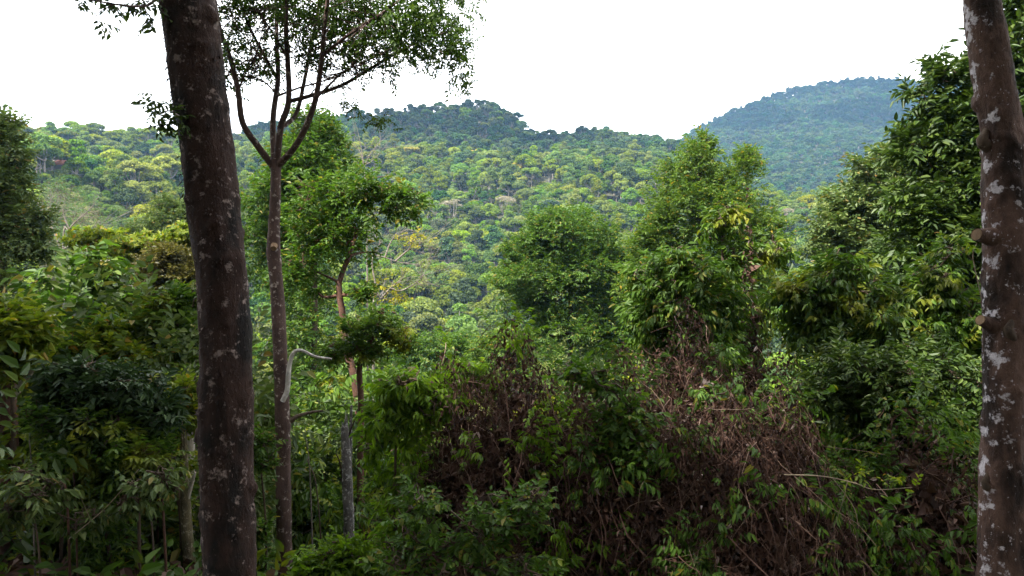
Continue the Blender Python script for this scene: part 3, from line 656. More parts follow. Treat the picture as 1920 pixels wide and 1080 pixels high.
# ragged moss and bark flakes along the trunk
lf = MB(); nn = 1300; pyv = rng.uniform(-100, 1000, nn); cxv = np.interp(pyv, [-140, 0, 240, 500, 800, 1080], [330, 350, 384, 413, 425, 433]); a = rng.uniform(0, 6.28, nn)
rr_ = .222; P = np.stack([(cxv-960)/1280*dA+np.cos(a)*rr_, dA-abs(np.sin(a))*rr_, CZ-(pyv-540)/1280*dA], 1)
O = nrm(np.stack([np.cos(a), -abs(np.sin(a)), np.full(nn, -.9)], 1)); k_ = a
tv, tq = leaf_dia(.6, .1, .1); lf.add(*place(tv, tq, P, frames(O, np.stack([np.cos(a), -abs(np.sin(a)), np.full(nn, .3)], 1)), rng.uniform(.012, .04, nn)*np.where(rng.uniform(size=nn) < .12, 1.8, 1)))
lf.build('bark_flakes', M['bark_dark'], e)['kind'] = 'stuff'
# branch that reaches out of the top left corner and the tuft half way up
br = MB(); lv = MB()
for L_, r_ in (([(318, -40, -.1), (285, 5, -.3), (255, 12, -.5), (215, 8, -.6), (160, -2, -.7)], .014), ([(268, 8, -.4), (276, 25, -.4), (284, 34, -.4)], .006), ([(215, 8, -.6), (190, 20, -.6), (178, 33, -.65)], .005),
               ([(336, 218, -.2), (318, 208, -.2), (302, 212, -.2), (286, 218, -.2)], .009), ([(322, 92, -.2), (305, 130, -.25), (294, 170, -.25), (301, 196, -.25)], .003)):
    Q = bez([at(p[0], p[1], dA+p[2]) for p in L_], 14); br.tube(Q, np.linspace(r_, r_*.4, len(Q)), 5)
for c_ in ((-6.6, -2.5, 27.5), (-11, -3.6, 27.5)):  # unseen limbs added to reach the shading leaf clumps
    Q = bez([at(262, -1000, dA), (at(262, -1000, dA)+np.array(c_))/2+np.array((0, 0, 1.2)), np.array(c_)], 12); br.tube(Q, np.linspace(.11, .04, len(Q)), 8)
br.build('branch', M['bark_slim'], e, True)
def tuft(lv, px, py, rx, ry, d, n, size, tpl, up=0.0, zz=.5):
    k = d/1280; P = at(px, py, d)+rng.normal(size=(n, 3))*np.array((rx*k*.5, rx*k*zz, ry*k*.5)); ax = nrm(rng.normal(size=(n, 3))+np.array((0, 0, up))); put_sprays(lv, P, ax, size*rng.uniform(.7, 1.2, n), tpl)
tA = sprays('alt', True, .42, 7, .42)
for (px, py, rx, ry, n) in ((170, 4, 26, 14, 10), (215, 3, 26, 16, 12), (262, 5, 26, 16, 12), (178, 32, 8, 8, 3), (280, 32, 12, 10, 4), (312, 212, 26, 18, 14), (296, 206, 22, 18, 8), (320, 226, 18, 12, 8)):
    tuft(lv, px, py, rx, ry, dA-.3, n, .16, tA)
for (cy_, cx_, R_, n_, g_) in ((-2.5, -6.6, 2.9, 4200, 5), (-3.6, -11, 2.0, 2600, 15)):  # unseen leaf clumps added away from the trunk to shade trunk and thicket
    cb, bl = shade_canopy(e, cy_, cx_, 28, R_, n_, M['leaf_dark'], g_); lv.v += cb.v; lv.q += [q+lv.n for q in cb.q]; lv.m += cb.m; lv.n += cb.n
lv.build('crown', M['leaf_dark'], e)

dB = 6.2
e = thing('big_tree', 'leaning trunk with white lichen patches and sawn branch stubs at the right edge', 'tree', at(1880, 1300, dB)); e.location.z = H(e.location.x, dB)
mb = MB(); trunk_tube(mb, [(1878, 1480, 110), (1879, 1250, 92), (1880, 1080, 82), (1881, 900, 77), (1882, 800, 74), (1884, 640, 76), (1886, 560, 78), (1884, 450, 80), (1882, 330, 76), (1878, 250, 74), (1862, 140, 72), (1846, 40, 66), (1838, -40, 64), (1825, -200, 60), (1800, -600, 54), (1760, -1200, 46), (1740, -1700, 34)], dB, .95, seed=6, lump=.014, n=420)
mb.build('trunk', M['bark_lichen'], e, True)
def stub(px, py, qx, qy, r0, r1, lab, dz=-.12):
    a = at(px-14, py, dB-.04); b = at(qx-7, qy, dB-.10); s_ = MB(); Q = bez([a, (a*.45+b*.55), b], 10); s_.tube(Q, r1+(r0*1.25-r1)*np.linspace(1, 0, len(Q))**2, 14, lump=.03, cap=False, seed=int(px))
    o = s_.build('branch_stub', M['bark_lichen'], e, True, lab)
    c_ = MB(); t_ = nrm(Q[-1]-Q[-2]); c_.tube([b-t_*.004, b+t_*.004], [r1*.93, r1*.9], 14); f = c_.build('cut_face', M['cut_wood'], o); f.location = (0, 0, 0)
    return o
stub(1880, 445, 1838, 440, .085, .058, 'sawn branch stub with pale cut face half way up')
stub(1882, 612, 1845, 600, .075, .048, 'lower sawn branch stub')
for c0, r_ in ((at(1842, 262, dB-.05), .055), (at(1846, 905, dB-.05), .035), (at(1890, 618, dB-.17), .05)):
    s_ = MB(); s_.tube([c0+np.array((.08, .03, -.09)), c0+np.array((.012, 0, -.03)), c0, c0+np.array((.07, .03, .11))], [r_*.6, r_, r_*.8, r_*.4], 12, lump=.07, seed=int(r_*1000))
    s_.build('burl', M['bark_brown'], e, True)
lv, bl = shade_canopy(e, dB-3.4, 1.9, 22, 4.8, 10000, M['leaf_dark'], 6); lv.build('crown', M['leaf_dark'], e)  # unseen crown positioned to shade the right foreground

dC = 12.0
e = thing('forked_tree', 'slim speckled tree forking into five limbs beside the big dark trunk', 'tree', at(534, 1200, dC)); e.location.z = H(e.location.x, dC)
mb = MB(); trunk_tube(mb, [(538, 1250, 36), (534, 1080, 28), (532, 960, 27), (530, 800, 27), (524, 640, 25), (518, 520, 24), (513, 470, 25), (514, 420, 20), (517, 330, 19), (517, 300, 20)], dC, seg=24, seed=9, lump=.02, n=200)
mb.build('trunk', M['bark_slim'], e, True)
LIMB = [([(512, 312), (482, 272, -.2), (455, 230, -.4), (446, 170, -.5), (432, 110, -.6), (414, 60, -.7), (402, 0, -.8), (390, -80, -.9)], 11, 5),
        ([(514, 305), (512, 220, .3), (521, 150, .5), (519, 90, .6), (518, 20, .7), (512, -80, .8)], 10, 5),
        ([(519, 305), (526, 240, -.1), (541, 190, -.2), (539, 110, -.2), (536, 50, -.3), (540, -70, -.4)], 12, 6),
        ([(528, 240), (556, 212, .3), (573, 140, .5), (582, 90, .7), (596, 20, .9), (600, -70, 1)], 8, 4),
        ([(521, 312), (558, 268, -.3), (588, 200, -.6), (602, 120, -.8), (609, 45, -1), (620, -40, -1.2)], 11, 5),
        ([(541, 190, -.2), (580, 180, -.1), (640, 160, 0), (700, 125, .1), (750, 96, .2), (800, 72, .3), (840, 60, .3)], 7, 2.5),
        ([(521, 150, .5), (496, 105, .4), (470, 55, .2), (450, 5, 0), (438, -50, 0)], 6, 3),
        ([(603, 105, -.8), (650, 68, -.9), (700, 36, -1), (740, 8, -1)], 6, 3),
        ([(592, 185, -.6), (640, 138, -.5), (672, 122, -.4)], 4, 1.5),
        ([(520, 180, -.1), (560, 165, -.3), (610, 150, -.5), (668, 122, -.6)], 4, 1.5),
        ([(519, 90, .6), (560, 60, .5), (620, 20, .4), (650, -10, .3)], 4, 2), ([(582, 90, .7), (640, 60, .8), (690, 45, .9), (760, 30, 1)], 5, 2),
        ([(539, 110, -.2), (510, 60, -.4), (480, 15, -.5)], 4, 2), ([(446, 170, -.5), (470, 120, -.6), (500, 90, -.7)], 3, 1.5),
        ([(518, 175, .4), (490, 150, .3), (450, 140, .2), (430, 135, .1)], 3, 1.2)]
TW = []
for L_, w0, w1 in LIMB:
    Q = bez([at(p[0], p[1], dC+(p[2] if len(p) > 2 else 0)) for p in L_], 30); b_ = MB(); b_.tube(Q, np.linspace(w0, w1, len(Q))/2*dC/1280*1.15, 8, lump=.04, seed=int(w0*9)); b_.build('branch', M['bark_slim'], e, True); TW.append(Q)
tw = MB()
for L_ in ([(640, 150), (690, 200), (708, 222)], [(790, 76), (830, 100), (855, 140), (868, 148)], [(640, 160), (655, 185), (660, 195)], [(780, 96), (815, 130), (858, 145)]):
    Q = bez([at(p[0], p[1], dC) for p in L_], 10); tw.tube(Q, np.linspace(.012, .005, len(Q)), 4)
for L_, r_ in (([(530, 752), (539, 732), (542, 690), (550, 662), (566, 657), (590, 668), (622, 673)], .056), ([(545, 790), (560, 780), (585, 773), (606, 770)], .045)):
    b_ = MB(); Q = bez([at(p[0], p[1], dC-.1) for p in L_], 20); b_.tube(Q, np.linspace(r_, r_*.3, len(Q)), 10, lump=.09, seed=5)
    b_.build('branch', M['bark_white'] if r_ > .05 else M['bark_brown'], e, True, 'bare pale branch bending over to the right' if r_ > .05 else 'short broken branch low on the trunk')
st = MB(); st.tube([at(514, 460, dC-.08), at(513, 466, dC-.16)], [.06, .05], 10); st.build('branch_stub', M['cut_wood'], e)
CR = [(430, 20, 30, 30, 60), (480, 15, 50, 30, 120), (540, 20, 60, 30, 130), (600, 30, 60, 40, 150), (660, 30, 55, 40, 150), (720, 35, 60, 45, 190), (780, 45, 60, 45, 210), (835, 60, 45, 45, 160), (860, 95, 30, 30, 70), (800, 95, 40, 22, 60), (740, 95, 50, 22, 80), (690, 80, 40, 25, 80), (640, 80, 50, 25, 80),
      (440, 90, 30, 35, 60), (470, 110, 35, 30, 60), (500, 130, 30, 20, 30), (430, 150, 20, 20, 22), (560, 90, 50, 30, 60), (600, 110, 30, 25, 40), (660, 120, 30, 14, 24), (730, 140, 22, 14, 16), (690, 140, 22, 14, 14), (868, 155, 26, 22, 34), (660, 200, 18, 16, 18), (716, 230, 24, 12, 22), (630, 165, 16, 10, 6), (510, 165, 12, 12, 6),
      (500, -60, 110, 50, 240), (640, -60, 120, 50, 300), (760, -50, 100, 50, 240), (860, -20, 50, 40, 80), (560, -140, 160, 50, 280), (720, -130, 120, 50, 200)]
lv = MB(); g_ = sprays('alt', True, .34, 8, .46)
for (px, py, rx, ry, n) in CR: tuft(lv, px, py, rx, ry, dC+rng.uniform(-.8, .8), int(n*1.1), .235, g_, .1, .9); 
for Q in TW:
    for _ in range(26):
        a = Q[rng.integers(len(Q)//2, len(Q))]; b2 = a+rng.normal(size=3)*.35; tw.tube(bez([a, (a+b2)/2+rng.normal(size=3)*.06, b2], 5), np.linspace(.011, .004, len(bez([a, a, b2], 5))), 3, cap=False)
tw.build('twigs', M['bark_slim'], e, True)
lv.build('crown', M['leaf_fork'], e)

# ------------------------------------------------------------------ trunks, snags and saplings among the undergrowth
def post(name, label, d, pts, bark, cat='tree', jag=False, extra=()):
    bx = (pts[0][0]-960)/1280*d; e = thing(name, label, cat, (bx, d, H(bx, d)))
    P = [np.array((bx, d, H(bx, d)-.4))]+[at(p[0], p[1], d) for p in pts]; R = np.array([pts[0][2]*1.15]+[p[2] for p in pts])/2*d/1280
    Q = bez(P, 36); mb = MB(); mb.tube(Q, np.interp(np.linspace(0, 1, len(Q)), np.linspace(0, 1, len(P)), R), 14, lump=.06 if jag else .03, seed=int(pts[0][0]))
    if jag:
        for i in range(7):
            a = i*.9; b0 = Q[-1]+np.array((math.cos(a), math.sin(a), 0))*R[-1]*.7; mb.tube([b0-np.array((0, 0, .2)), b0+np.array((0, 0, random.uniform(.06, .4)))], [R[-1]*.4, .004], 5)
    mb.build('trunk', bark, e, True)
    for L_, r_, bk in extra:
        b_ = MB(); q = bez([at(p[0], p[1], d+(p[2] if len(p) > 2 else 0)) for p in L_], 14); b_.tube(q, np.linspace(r_, r_*.5, len(q)), 8, lump=.05, seed=2); b_.build('branch', bk, e, True)
    return e
post('broken_tree', 'reddish trunk with a broken limb at the left edge', 11, [(14, 1080, 32), (18, 850, 30), (15, 740, 29), (20, 660, 25), (22, 610, 20)], M['bark_red'], extra=[([(22, 745), (40, 720, -.1), (62, 692, -.2)], .07, M['bark_pale'])])
post('bare_tree', 'thin straight reddish trunk left of the mossy stump', 11, [(234, 1080, 14), (232, 960, 13), (228, 860, 11)], M['bark_red'])
post('forked_tree', 'leaning brown forked trunk left of the mossy stump', 10.5, [(347, 1080, 20), (346, 980, 19), (338, 930, 17), (325, 905, 15), (312, 880, 12), (296, 840, 10)], M['bark_brown'], extra=[([(327, 908), (322, 870), (318, 830)], .05, M['bark_brown'])])
post('snag', 'tall broken stump covered in pale moss beside the big dark trunk', 10.2, [(356, 1080, 24), (350, 980, 19), (346, 900, 15), (345, 835, 13)], M['bark_moss'], jag=True, extra=[([(352, 935), (362, 900), (366, 885)], .03, M['bark_pale'])])
post('snag', 'tall grey dead trunk with a splintered white top right of the slim forked tree', 13, [(655, 1000, 20), (652, 920, 19), (649, 850, 17), (646, 800, 13)], M['snag'], jag=True, extra=[([(656, 960, .1), (657, 860, .1), (659, 760, .1)], .045, M['snag']), ([(650, 830), (660, 800), (668, 782)], .02, M['bark_dark']), ([(648, 920), (638, 870), (630, 850)], .02, M['bark_brown'])])
post('snag', 'short broken pale trunk with leaves sprouting at its top left of the big dark trunk', 11.5, [(357, 800, 15), (352, 740, 13), (354, 708, 11)], M['bark_pale'], extra=[([(352, 760), (338, 740), (330, 722)], .03, M['bark_pale'])])

for i, (px, top, d) in enumerate([(72, 800, 9.6), (108, 770, 10.2), (150, 860, 9.2), (186, 840, 10.4), (262, 850, 9.5), (292, 700, 11.6), (205, 560, 14.5), (215, 640, 13.2), (320, 900, 9.3), (590, 800, 13), (612, 860, 12.4), (135, 900, 8.9)]):
    g_n = random.uniform(-40, 40); wd_ = random.uniform(3, 8); e = thing('thin_stem', 'thin upright stem among the left understorey shrubs', 'stem', ((px-960)/1280*d, d, H((px-960)/1280*d, d)), 'thin stems among the understorey')
    Q = bez([np.array((e.location[0], d, e.location[2]-.3)), at(px+g_n*.4+random.uniform(-5, 5), top*.5+500, d), at(px+g_n, top, d+.2)], 16); b_ = MB(); b_.tube(Q, np.linspace(wd_, wd_*.5, len(Q))/2*d/1280, 7, lump=.06, seed=i); b_.build('stem', M['bark_grey'] if i % 3 == 0 else M['bark_brown' if i % 3 == 1 else 'bark_red'], e, True)
# shrubs and saplings with their own look
NB = dict(near=True, cat='shrub', limb=True)
T('shrub', 'dark blue-green shrub, darkest one left of the big dark trunk', 10, 200, [(120, 730, 45, 40), (180, 720, 70, 40), (250, 730, 70, 45), (300, 780, 45, 40), (210, 790, 80, 40), (120, 780, 40, 40)], 900, .3, M['leaf_blue'], M['bark_brown'], .05, ll=.44, nl=8, wd=.42, skirt=.12, **NB)
T('shrub', 'yellow-green shrub below the big-leaved sapling on the left', 13, 190, [(180, 640, 60, 30), (140, 670, 45, 35), (220, 680, 60, 35), (110, 700, 30, 25)], 700, .36, M['leaf_yellow'], M['bark_brown'], .05, ll=.4, wd=.42, skirt=.5, **NB)
T('shrub', 'yellow-green leafy shrub at the left edge above the reddish trunk', 10.5, 60, [(20, 605, 50, 40), (60, 640, 40, 40), (10, 680, 40, 30)], 520, .36, M['leaf_yellow'], M['bark_brown'], .05, ll=.4, wd=.45, skirt=.1, **NB)
T('shrub', 'green shrub with reddish young leaves left of the big dark trunk', 14, 320, [(330, 575, 45, 30), (300, 610, 45, 40), (345, 630, 35, 40), (250, 630, 35, 25)], 650, .4, M['leaf_tip'], M['bark_brown'], .06, ll=.4, wd=.4, skirt=.5, **NB)
T('sapling', 'sapling with large drooping leaves among the left undergrowth', 16, 175, [(165, 505, 50, 30), (200, 520, 45, 35), (140, 545, 40, 35), (190, 570, 55, 30), (230, 560, 30, 40)], 210, .5, M['leaf_mid'], M['bark_pale'], .05, kind='droop', ll=.5, nl=6, wd=.5, near=True, cat='sapling', skirt=.4)
T('sapling', 'yellow-green sapling touching the big dark trunk', 10.8, 345, [(345, 735, 26, 28), (335, 770, 30, 28), (358, 790, 20, 22)], 200, .28, M['leaf_yellow'], M['bark_brown'], .03, ll=.42, nl=8, wd=.42, near=True, cat='sapling', skirt=.4)
T('shrub', 'dim green shrub under the darkest blue-green shrub', 9.6, 215, [(160, 850, 60, 40), (220, 850, 60, 50), (280, 860, 45, 40), (130, 890, 40, 30), (90, 800, 30, 40), (200, 800, 60, 40)], 760, .28, M['leaf_tip'], M['bark_brown'], .04, ll=.42, nl=8, wd=.4, skirt=.4, **NB)
T('shrub', 'pale large-leaved plant at the bottom left', 8.6, 70, [(55, 900, 40, 24), (80, 930, 35, 24), (30, 950, 40, 30)], 90, .34, M['leaf_grey'], M['bark_brown'], .02, kind='droop', ll=.36, nl=8, wd=.46, near=True, cat='plant')
T('shrub', 'large-leaved plant between the thin reddish trunk and the mossy stump', 9, 285, [(280, 915, 45, 24), (300, 900, 30, 24), (250, 940, 30, 20), (160, 970, 40, 24)], 80, .34, M['leaf_grey'], M['bark_brown'], .02, kind='droop', ll=.36, nl=8, wd=.46, near=True, cat='plant')
T('shrub', 'bright yellow-green weedy shrub at the bottom right of the slim forked trunk', 9, 620, [(610, 1055, 50, 30), (650, 1040, 45, 28), (590, 1085, 50, 30), (690, 1060, 40, 30)], 520, .2, M['leaf_bright'], M['bark_brown'], .02, ll=.42, nl=8, wd=.5, skirt=.5, **NB)
T('sapling', 'green sapling in the dark gap between the two left trunks', 11, 490, [(485, 830, 22, 22), (495, 870, 20, 25), (490, 1000, 24, 20)], 110, .26, M['leaf_mid'], M['bark_brown'], .025, ll=.42, nl=8, wd=.45, near=True, cat='sapling', skirt=.4)
# right of centre: a row of saplings behind the thicket
T('sapling', 'green sapling with drooping leaves left of the vine-wrapped column', 13, 1265, [(1275, 490, 40, 26), (1230, 520, 45, 30), (1300, 530, 55, 40), (1250, 570, 70, 40), (1320, 590, 60, 50), (1220, 610, 50, 50), (1290, 650, 80, 40)], 1100, .4, M['leaf_mid'], M['bark_brown'], .06, kind='droop', ll=.4, nl=9, wd=.36, near=True, cat='sapling', skirt=.4)
T('sapling', 'bright green sapling top behind the vine-wrapped column', 14.5, 1370, [(1355, 400, 24, 16), (1350, 430, 35, 22), (1380, 500, 45, 40), (1360, 560, 50, 45), (1450, 470, 30, 26), (1400, 590, 70, 40)], 640, .42, M['leaf_tip'], M['bark_brown'], .06, kind='droop', ll=.4, nl=9, wd=.36, near=True, cat='sapling', skirt=.4)
T('sapling', 'green sapling with layered leaves left of the dark right tree', 12.5, 1590, [(1580, 495, 36, 22), (1560, 530, 50, 30), (1620, 550, 50, 35), (1590, 590, 90, 40), (1540, 620, 70, 40), (1640, 620, 50, 40), (1500, 560, 40, 30)], 1000, .38, M['leaf_tip'], M['bark_brown'], .05, kind='droop', ll=.4, nl=9, wd=.36, near=True, cat='sapling', skirt=.4)
T('sapling', 'yellow-tipped sapling just left of the white-patched trunk', 12, 1760, [(1755, 520, 40, 22), (1720, 560, 55, 30), (1790, 570, 50, 30), (1750, 610, 90, 40), (1700, 630, 60, 40), (1800, 640, 45, 50), (1780, 480, 24, 18)], 1000, .36, M['leaf_tip'], M['bark_brown'], .05, kind='droop', ll=.4, nl=9, wd=.36, near=True, cat='sapling', skirt=.4)
T('shrub', 'dark shrub under the yellow-tipped sapling left of the white-patched trunk', 10.5, 1690, [(1600, 690, 90, 50), (1720, 700, 100, 60), (1800, 740, 60, 80), (1660, 770, 110, 60), (1760, 830, 90, 70), (1560, 740, 70, 50), (1680, 860, 90, 70), (1790, 920, 70, 80), (1700, 980, 100, 80), (1800, 1040, 80, 70)], 2300, .3, M['leaf_dark'], M['bark_brown'], .05, ll=.4, nl=9, wd=.38, skirt=.5, **NB)
T('shrub', 'sprawling green shrub in the middle of the thicket, right of its left mound', 8.6, 1170, [(1140, 730, 40, 35), (1180, 790, 45, 40), (1130, 830, 45, 35), (1090, 700, 40, 24), (1200, 850, 35, 40)], 300, .24, M['leaf_mid'], M['bark_brown'], .03, ll=.42, nl=7, wd=.55, skirt=.1, **NB)
T('sapling', 'bright green sapling left of the thicket top', 10.5, 870, [(870, 695, 28, 16), (885, 715, 30, 14), (850, 715, 22, 12)], 150, .28, M['leaf_bright'], M['bark_brown'], .03, kind='droop', ll=.45, nl=8, wd=.36, near=True, cat='sapling', skirt=.4)
T('sapling', 'bright drooping sapling at the left end of the thicket', 9.2, 760, [(745, 730, 36, 26), (780, 720, 40, 24), (730, 775, 45, 36), (790, 770, 45, 34), (700, 840, 24, 40), (820, 745, 40, 26)], 420, .28, M['leaf_bright'], M['bark_brown'], .03, kind='droop', ll=.45, nl=8, wd=.34, near=True, cat='sapling', skirt=.4)
T('shrub', 'leafy green shrub at the bottom centre in front of the thicket', 7.4, 930, [(900, 1000, 60, 50), (960, 980, 60, 50), (1000, 940, 40, 35), (860, 1060, 80, 40), (960, 1070, 90, 40), (780, 960, 60, 50), (760, 1050, 60, 50)], 430, .2, M['leaf_mid'], M['bark_brown'], .02, ll=.44, nl=7, wd=.5, skirt=.1, **NB)

# ------------------------------------------------------------------ the vine thicket
def mound(name, label, d, cx, top, rxp, ry, base=None, nv=1500, nd=8000, ng=260, lean=0, green='leaf_mid', fill=5000, patches=None):
    k = d/1280; X = (cx-960)*k; zt = CZ-(top-540)*k; gz = H(X, d)-.2; rx = rxp*k; rz = zt-gz
    e = thing(name, label, 'thicket', (X, d, gz))
    C = np.array((X, d, gz)); R = np.array((rx, ry, rz)); g = np.random.default_rng(int(cx))
    ph = g.uniform(0, 6.28, 4)
    def surf(n, q=(.86, 1.06), lo=.02):
        D = nrm(g.normal(size=(n, 3))*np.array((1, 1, .9))); D[:, 2] = abs(D[:, 2]); D[:, 1] = np.where(g.uniform(size=n) < .7, -abs(D[:, 1]), D[:, 1])
        lm = 1+.09*np.sin(D[:, 0]*6+ph[0])*np.sin(D[:, 2]*7+ph[1])+.07*np.sin(D[:, 0]*13+ph[2]+D[:, 2]*9)
        return C+D*R*(g.uniform(*q, (n, 1))*lm[:, None]), D
    vb = MB(); P, D = surf(nv)
    for i in range(nv):                      # hanging and creeping dead stems
        p = P[i]; dr = nrm(np.cross(D[i], g.normal(size=3)))*.6+np.array((0, 0, -.5)); l_ = g.uniform(.25, 1.1)*(2 if g.uniform() < .15 else 1); pts = [p]
        for s_ in range(5):
            p = p+dr*l_/5; dr = dr+g.normal(size=3)*.35+np.array((0, 0, -.16))-.12*D[i]; dr = dr/np.linalg.norm(dr); pts.append(p)
        r_ = g.choice([.0028, .0045, .008], p=[.5, .38, .12]); vb.tube(pts, np.linspace(r_, r_*.6, 6), 3, cap=False)
    vb.build('dead_vines', M['dead_vine'], e)
    db = MB(); P, D = surf(nd, (.8, 1.03)); tv, tq = leaf_hex(.45, .22, .25)
    X_ = nrm(g.normal(size=(nd, 3))+np.array((0, 0, -1.2))); db.add(*place(tv, tq, P, frames(X_, D+g.normal(size=(nd, 3))*.8), g.uniform(.04, .11, nd)))
    P, D = surf(fill, (.45, .85)); tv, tq = leaf_dia(.8, .2, .2); db.add(*place(tv, tq, P, frames(nrm(g.normal(size=(fill, 3))), D+g.normal(size=(fill, 3))*.5), g.uniform(.12, .3, fill)))
    db.build('dead_leaves', M['dead_leaf'], e)
    lf = MB(); cl, Dc = surf(max(6, ng//12), (.98, 1.05))
    j = g.integers(0, len(cl), ng); P = cl[j]+g.normal(size=(ng, 3))*np.array((.17, .10, .13)); ax = nrm(Dc[j]*.9+g.normal(size=(ng, 3))*.6+np.array((0, 0, -.1)))
    put_sprays(lf, P, ax, .23*g.uniform(.7, 1.3, ng), sprays('droop', True, .46, 7, .36)); lf.build('green_vines', M[green], e)
    return e
mound('vine_thicket', 'brown dead-vine mound left of the thicket, topped with fresh drooping leaves', 10, 960, 652, 270, 1.7, nv=3400, nd=12000, ng=820, green='leaf_bright', fill=7000)
mound('vine_thicket', 'brown dead-vine mound behind the sprawling green shrub, below the saplings', 11.3, 1330, 628, 260, 1.6, nv=2600, nd=11000, ng=560, fill=7000)
mound('vine_thicket', 'pale dry tangle of hanging vines in front of the thicket at right', 8.8, 1390, 742, 230, 1.2, nv=3600, nd=9000, ng=520, fill=6000)
mound('vine_thicket', 'dim dead-vine mound at the bottom right beside the white-patched trunk', 9.4, 1680, 800, 230, 1.4, nv=800, nd=5000, ng=1000, green='leaf_mid', fill=6000)
mound('vine_thicket', 'low green-vined brown mound between the two tall mounds of the thicket', 9.2, 1165, 712, 170, 1.1, nv=1800, nd=7000, ng=420, green='leaf_mid', fill=3500)
# vine-wrapped column between the saplings
kx = 1405
mound('vine_column', 'narrow column wrapped in brown vines among the saplings', 13.4, kx, 455, 26, .3, nv=260, nd=1800, ng=90, fill=500, green='leaf_olive')
# long pale dry twig reaching to the right, thin pale twig by the right trunk
def dry(label, d, L_, r_, subs=(), leaf=None, lp=()):
    Q = bez([at(p[0], p[1], d+(p[2] if len(p) > 2 else 0)) for p in L_], 24); e = thing('dry_branch', label, 'branch', Q[0]); mb = MB(); mb.tube(Q, np.linspace(r_, r_*.5, len(Q)), 6)
    for s_ in subs: q = bez([at(p[0], p[1], d+(p[2] if len(p) > 2 else 0)) for p in s_], 12); mb.tube(q, np.linspace(r_*.6, r_*.3, len(q)), 5)
    mb.build('stem', M['dry_pale'], e, True)
    if lp:
        lf = MB()
        for (px, py, rx, ry, n) in lp: tuft(lf, px, py, rx, ry, d, n, .16, sprays('alt', True, .45, 6, .45), .2)
        lf.build('leaves', leaf, e)
dry('long thin pale twig reaching right across the dark thicket', 7.4, [(1470, 890, .3), (1540, 893), (1600, 905), (1640, 918), (1710, 914)], .008, [[(1590, 900), (1580, 940), (1565, 985)], [(1560, 895), (1600, 950), (1610, 990)]], M['leaf_yellow'], [(1695, 905, 30, 14, 8), (1610, 890, 24, 10, 5)])
dry('thin forked white twig leaning beside the white-patched trunk', 6.6, [(1846, 588), (1836, 540), (1824, 480), (1832, 455)], .006, [[(1825, 490), (1806, 468), (1790, 450)]], M['leaf_yellow'], [(1795, 450, 20, 10, 5)])
dry('dry brown branch leaning across the left understorey', 8.8, [(130, 1010), (200, 950), (260, 880)], .007, [[(170, 975), (150, 930)]])

# ------------------------------------------------------------------ understorey: shrubs in the shade, one kind after another copied over the slope
def shrub_kind(seed, n, kind, ll, wd, leaf, hgt_):
    g = np.random.default_rng(seed); tb = MB(); lf = MB(); bl = []
    for i in range(12): bl.append((np.array((g.normal()*.8, g.normal()*.8, hgt_*g.uniform(.25, 1))), np.array((.6, .6, .45))*g.uniform(.7, 1.3)))
    for c, s_ in bl: Q = bez([(0, 0, -.3), (c[0]*.3, c[1]*.3, c[2]*.6), c], 8); tb.tube(Q, np.linspace(.03, .008, len(Q)), 5, cap=False)
    idx = rng.integers(0, 12, n); B = np.array([b[0] for b in bl])[idx]; S = np.array([b[1] for b in bl])[idx]; D = nrm(rng.normal(size=(n, 3)))
    out = nrm(D+np.array((0, 0, .3))+rng.normal(size=(n, 3))*.4); put_sprays(lf, B+D*S*rng.uniform(.3, 1.1, (n, 1)), out, .42*rng.uniform(.7, 1.2, n), sprays(kind, True, ll, 8, wd))
    return dict(trunk=tb.mesh('stems', True, [M['bark_brown']]), crown=lf.mesh('foliage', False, [leaf]))
SK = [('dark glossy', shrub_kind(1, 420, 'alt', .4, .4, M['leaf_dark'], 3.2)), ('dull green', shrub_kind(2, 420, 'droop', .42, .4, M['leaf_mid'], 3.6)), ('young-tipped', shrub_kind(3, 420, 'alt', .38, .42, M['leaf_tip'], 2.8)), ('blue-green', shrub_kind(4, 380, 'alt', .42, .42, M['leaf_blue'], 3.0)), ('grey-green', shrub_kind(5, 420, 'alt', .36, .46, M['leaf_grey'], 3.4))]
def shrub_at(px, d, ki, s):
    X = (px-960)/1280*d; w_, K = SK[ki]; wh = 'in the shade of the left understorey' if px < 740 else 'on the slope behind the thicket'
    e = thing('understorey_shrub', w_+' shrub '+wh, 'shrub', (X, d, H(X, d)), 'understorey shrubs'); e.rotation_euler = (0, 0, random.uniform(0, 6.28)); e.scale = (s, s, s*random.uniform(.9, 1.3))
    for nm, src in (('stems', 'trunk'), ('foliage', 'crown')): o = bpy.data.objects.new(nm, K[src]); COL.objects.link(o); o.parent = e
for i in range(110):
    px = rng.uniform(-80, 760); d = rng.uniform(18.5 if 450 < px < 720 else 14, 35); shrub_at(px, d, int(rng.choice(5, p=[.32, .22, .16, .18, .12])), rng.uniform(.8, 1.25)*(1+max(0, d-14)*.035))
for i in range(44):
    px = rng.uniform(-60, 440); d = rng.uniform(11.8, 20); shrub_at(px, d, int(rng.choice(5, p=[.2, .25, .33, .1, .12])), rng.uniform(1.0, 1.5))
for i in range(50):
    d = rng.uniform(13, 32); px = rng.uniform(760, 1980); shrub_at(px, d, int(rng.choice(5, p=[.3, .3, .2, .1, .1])), rng.uniform(.8, 1.2)*(1+max(0, d-14)*.02))

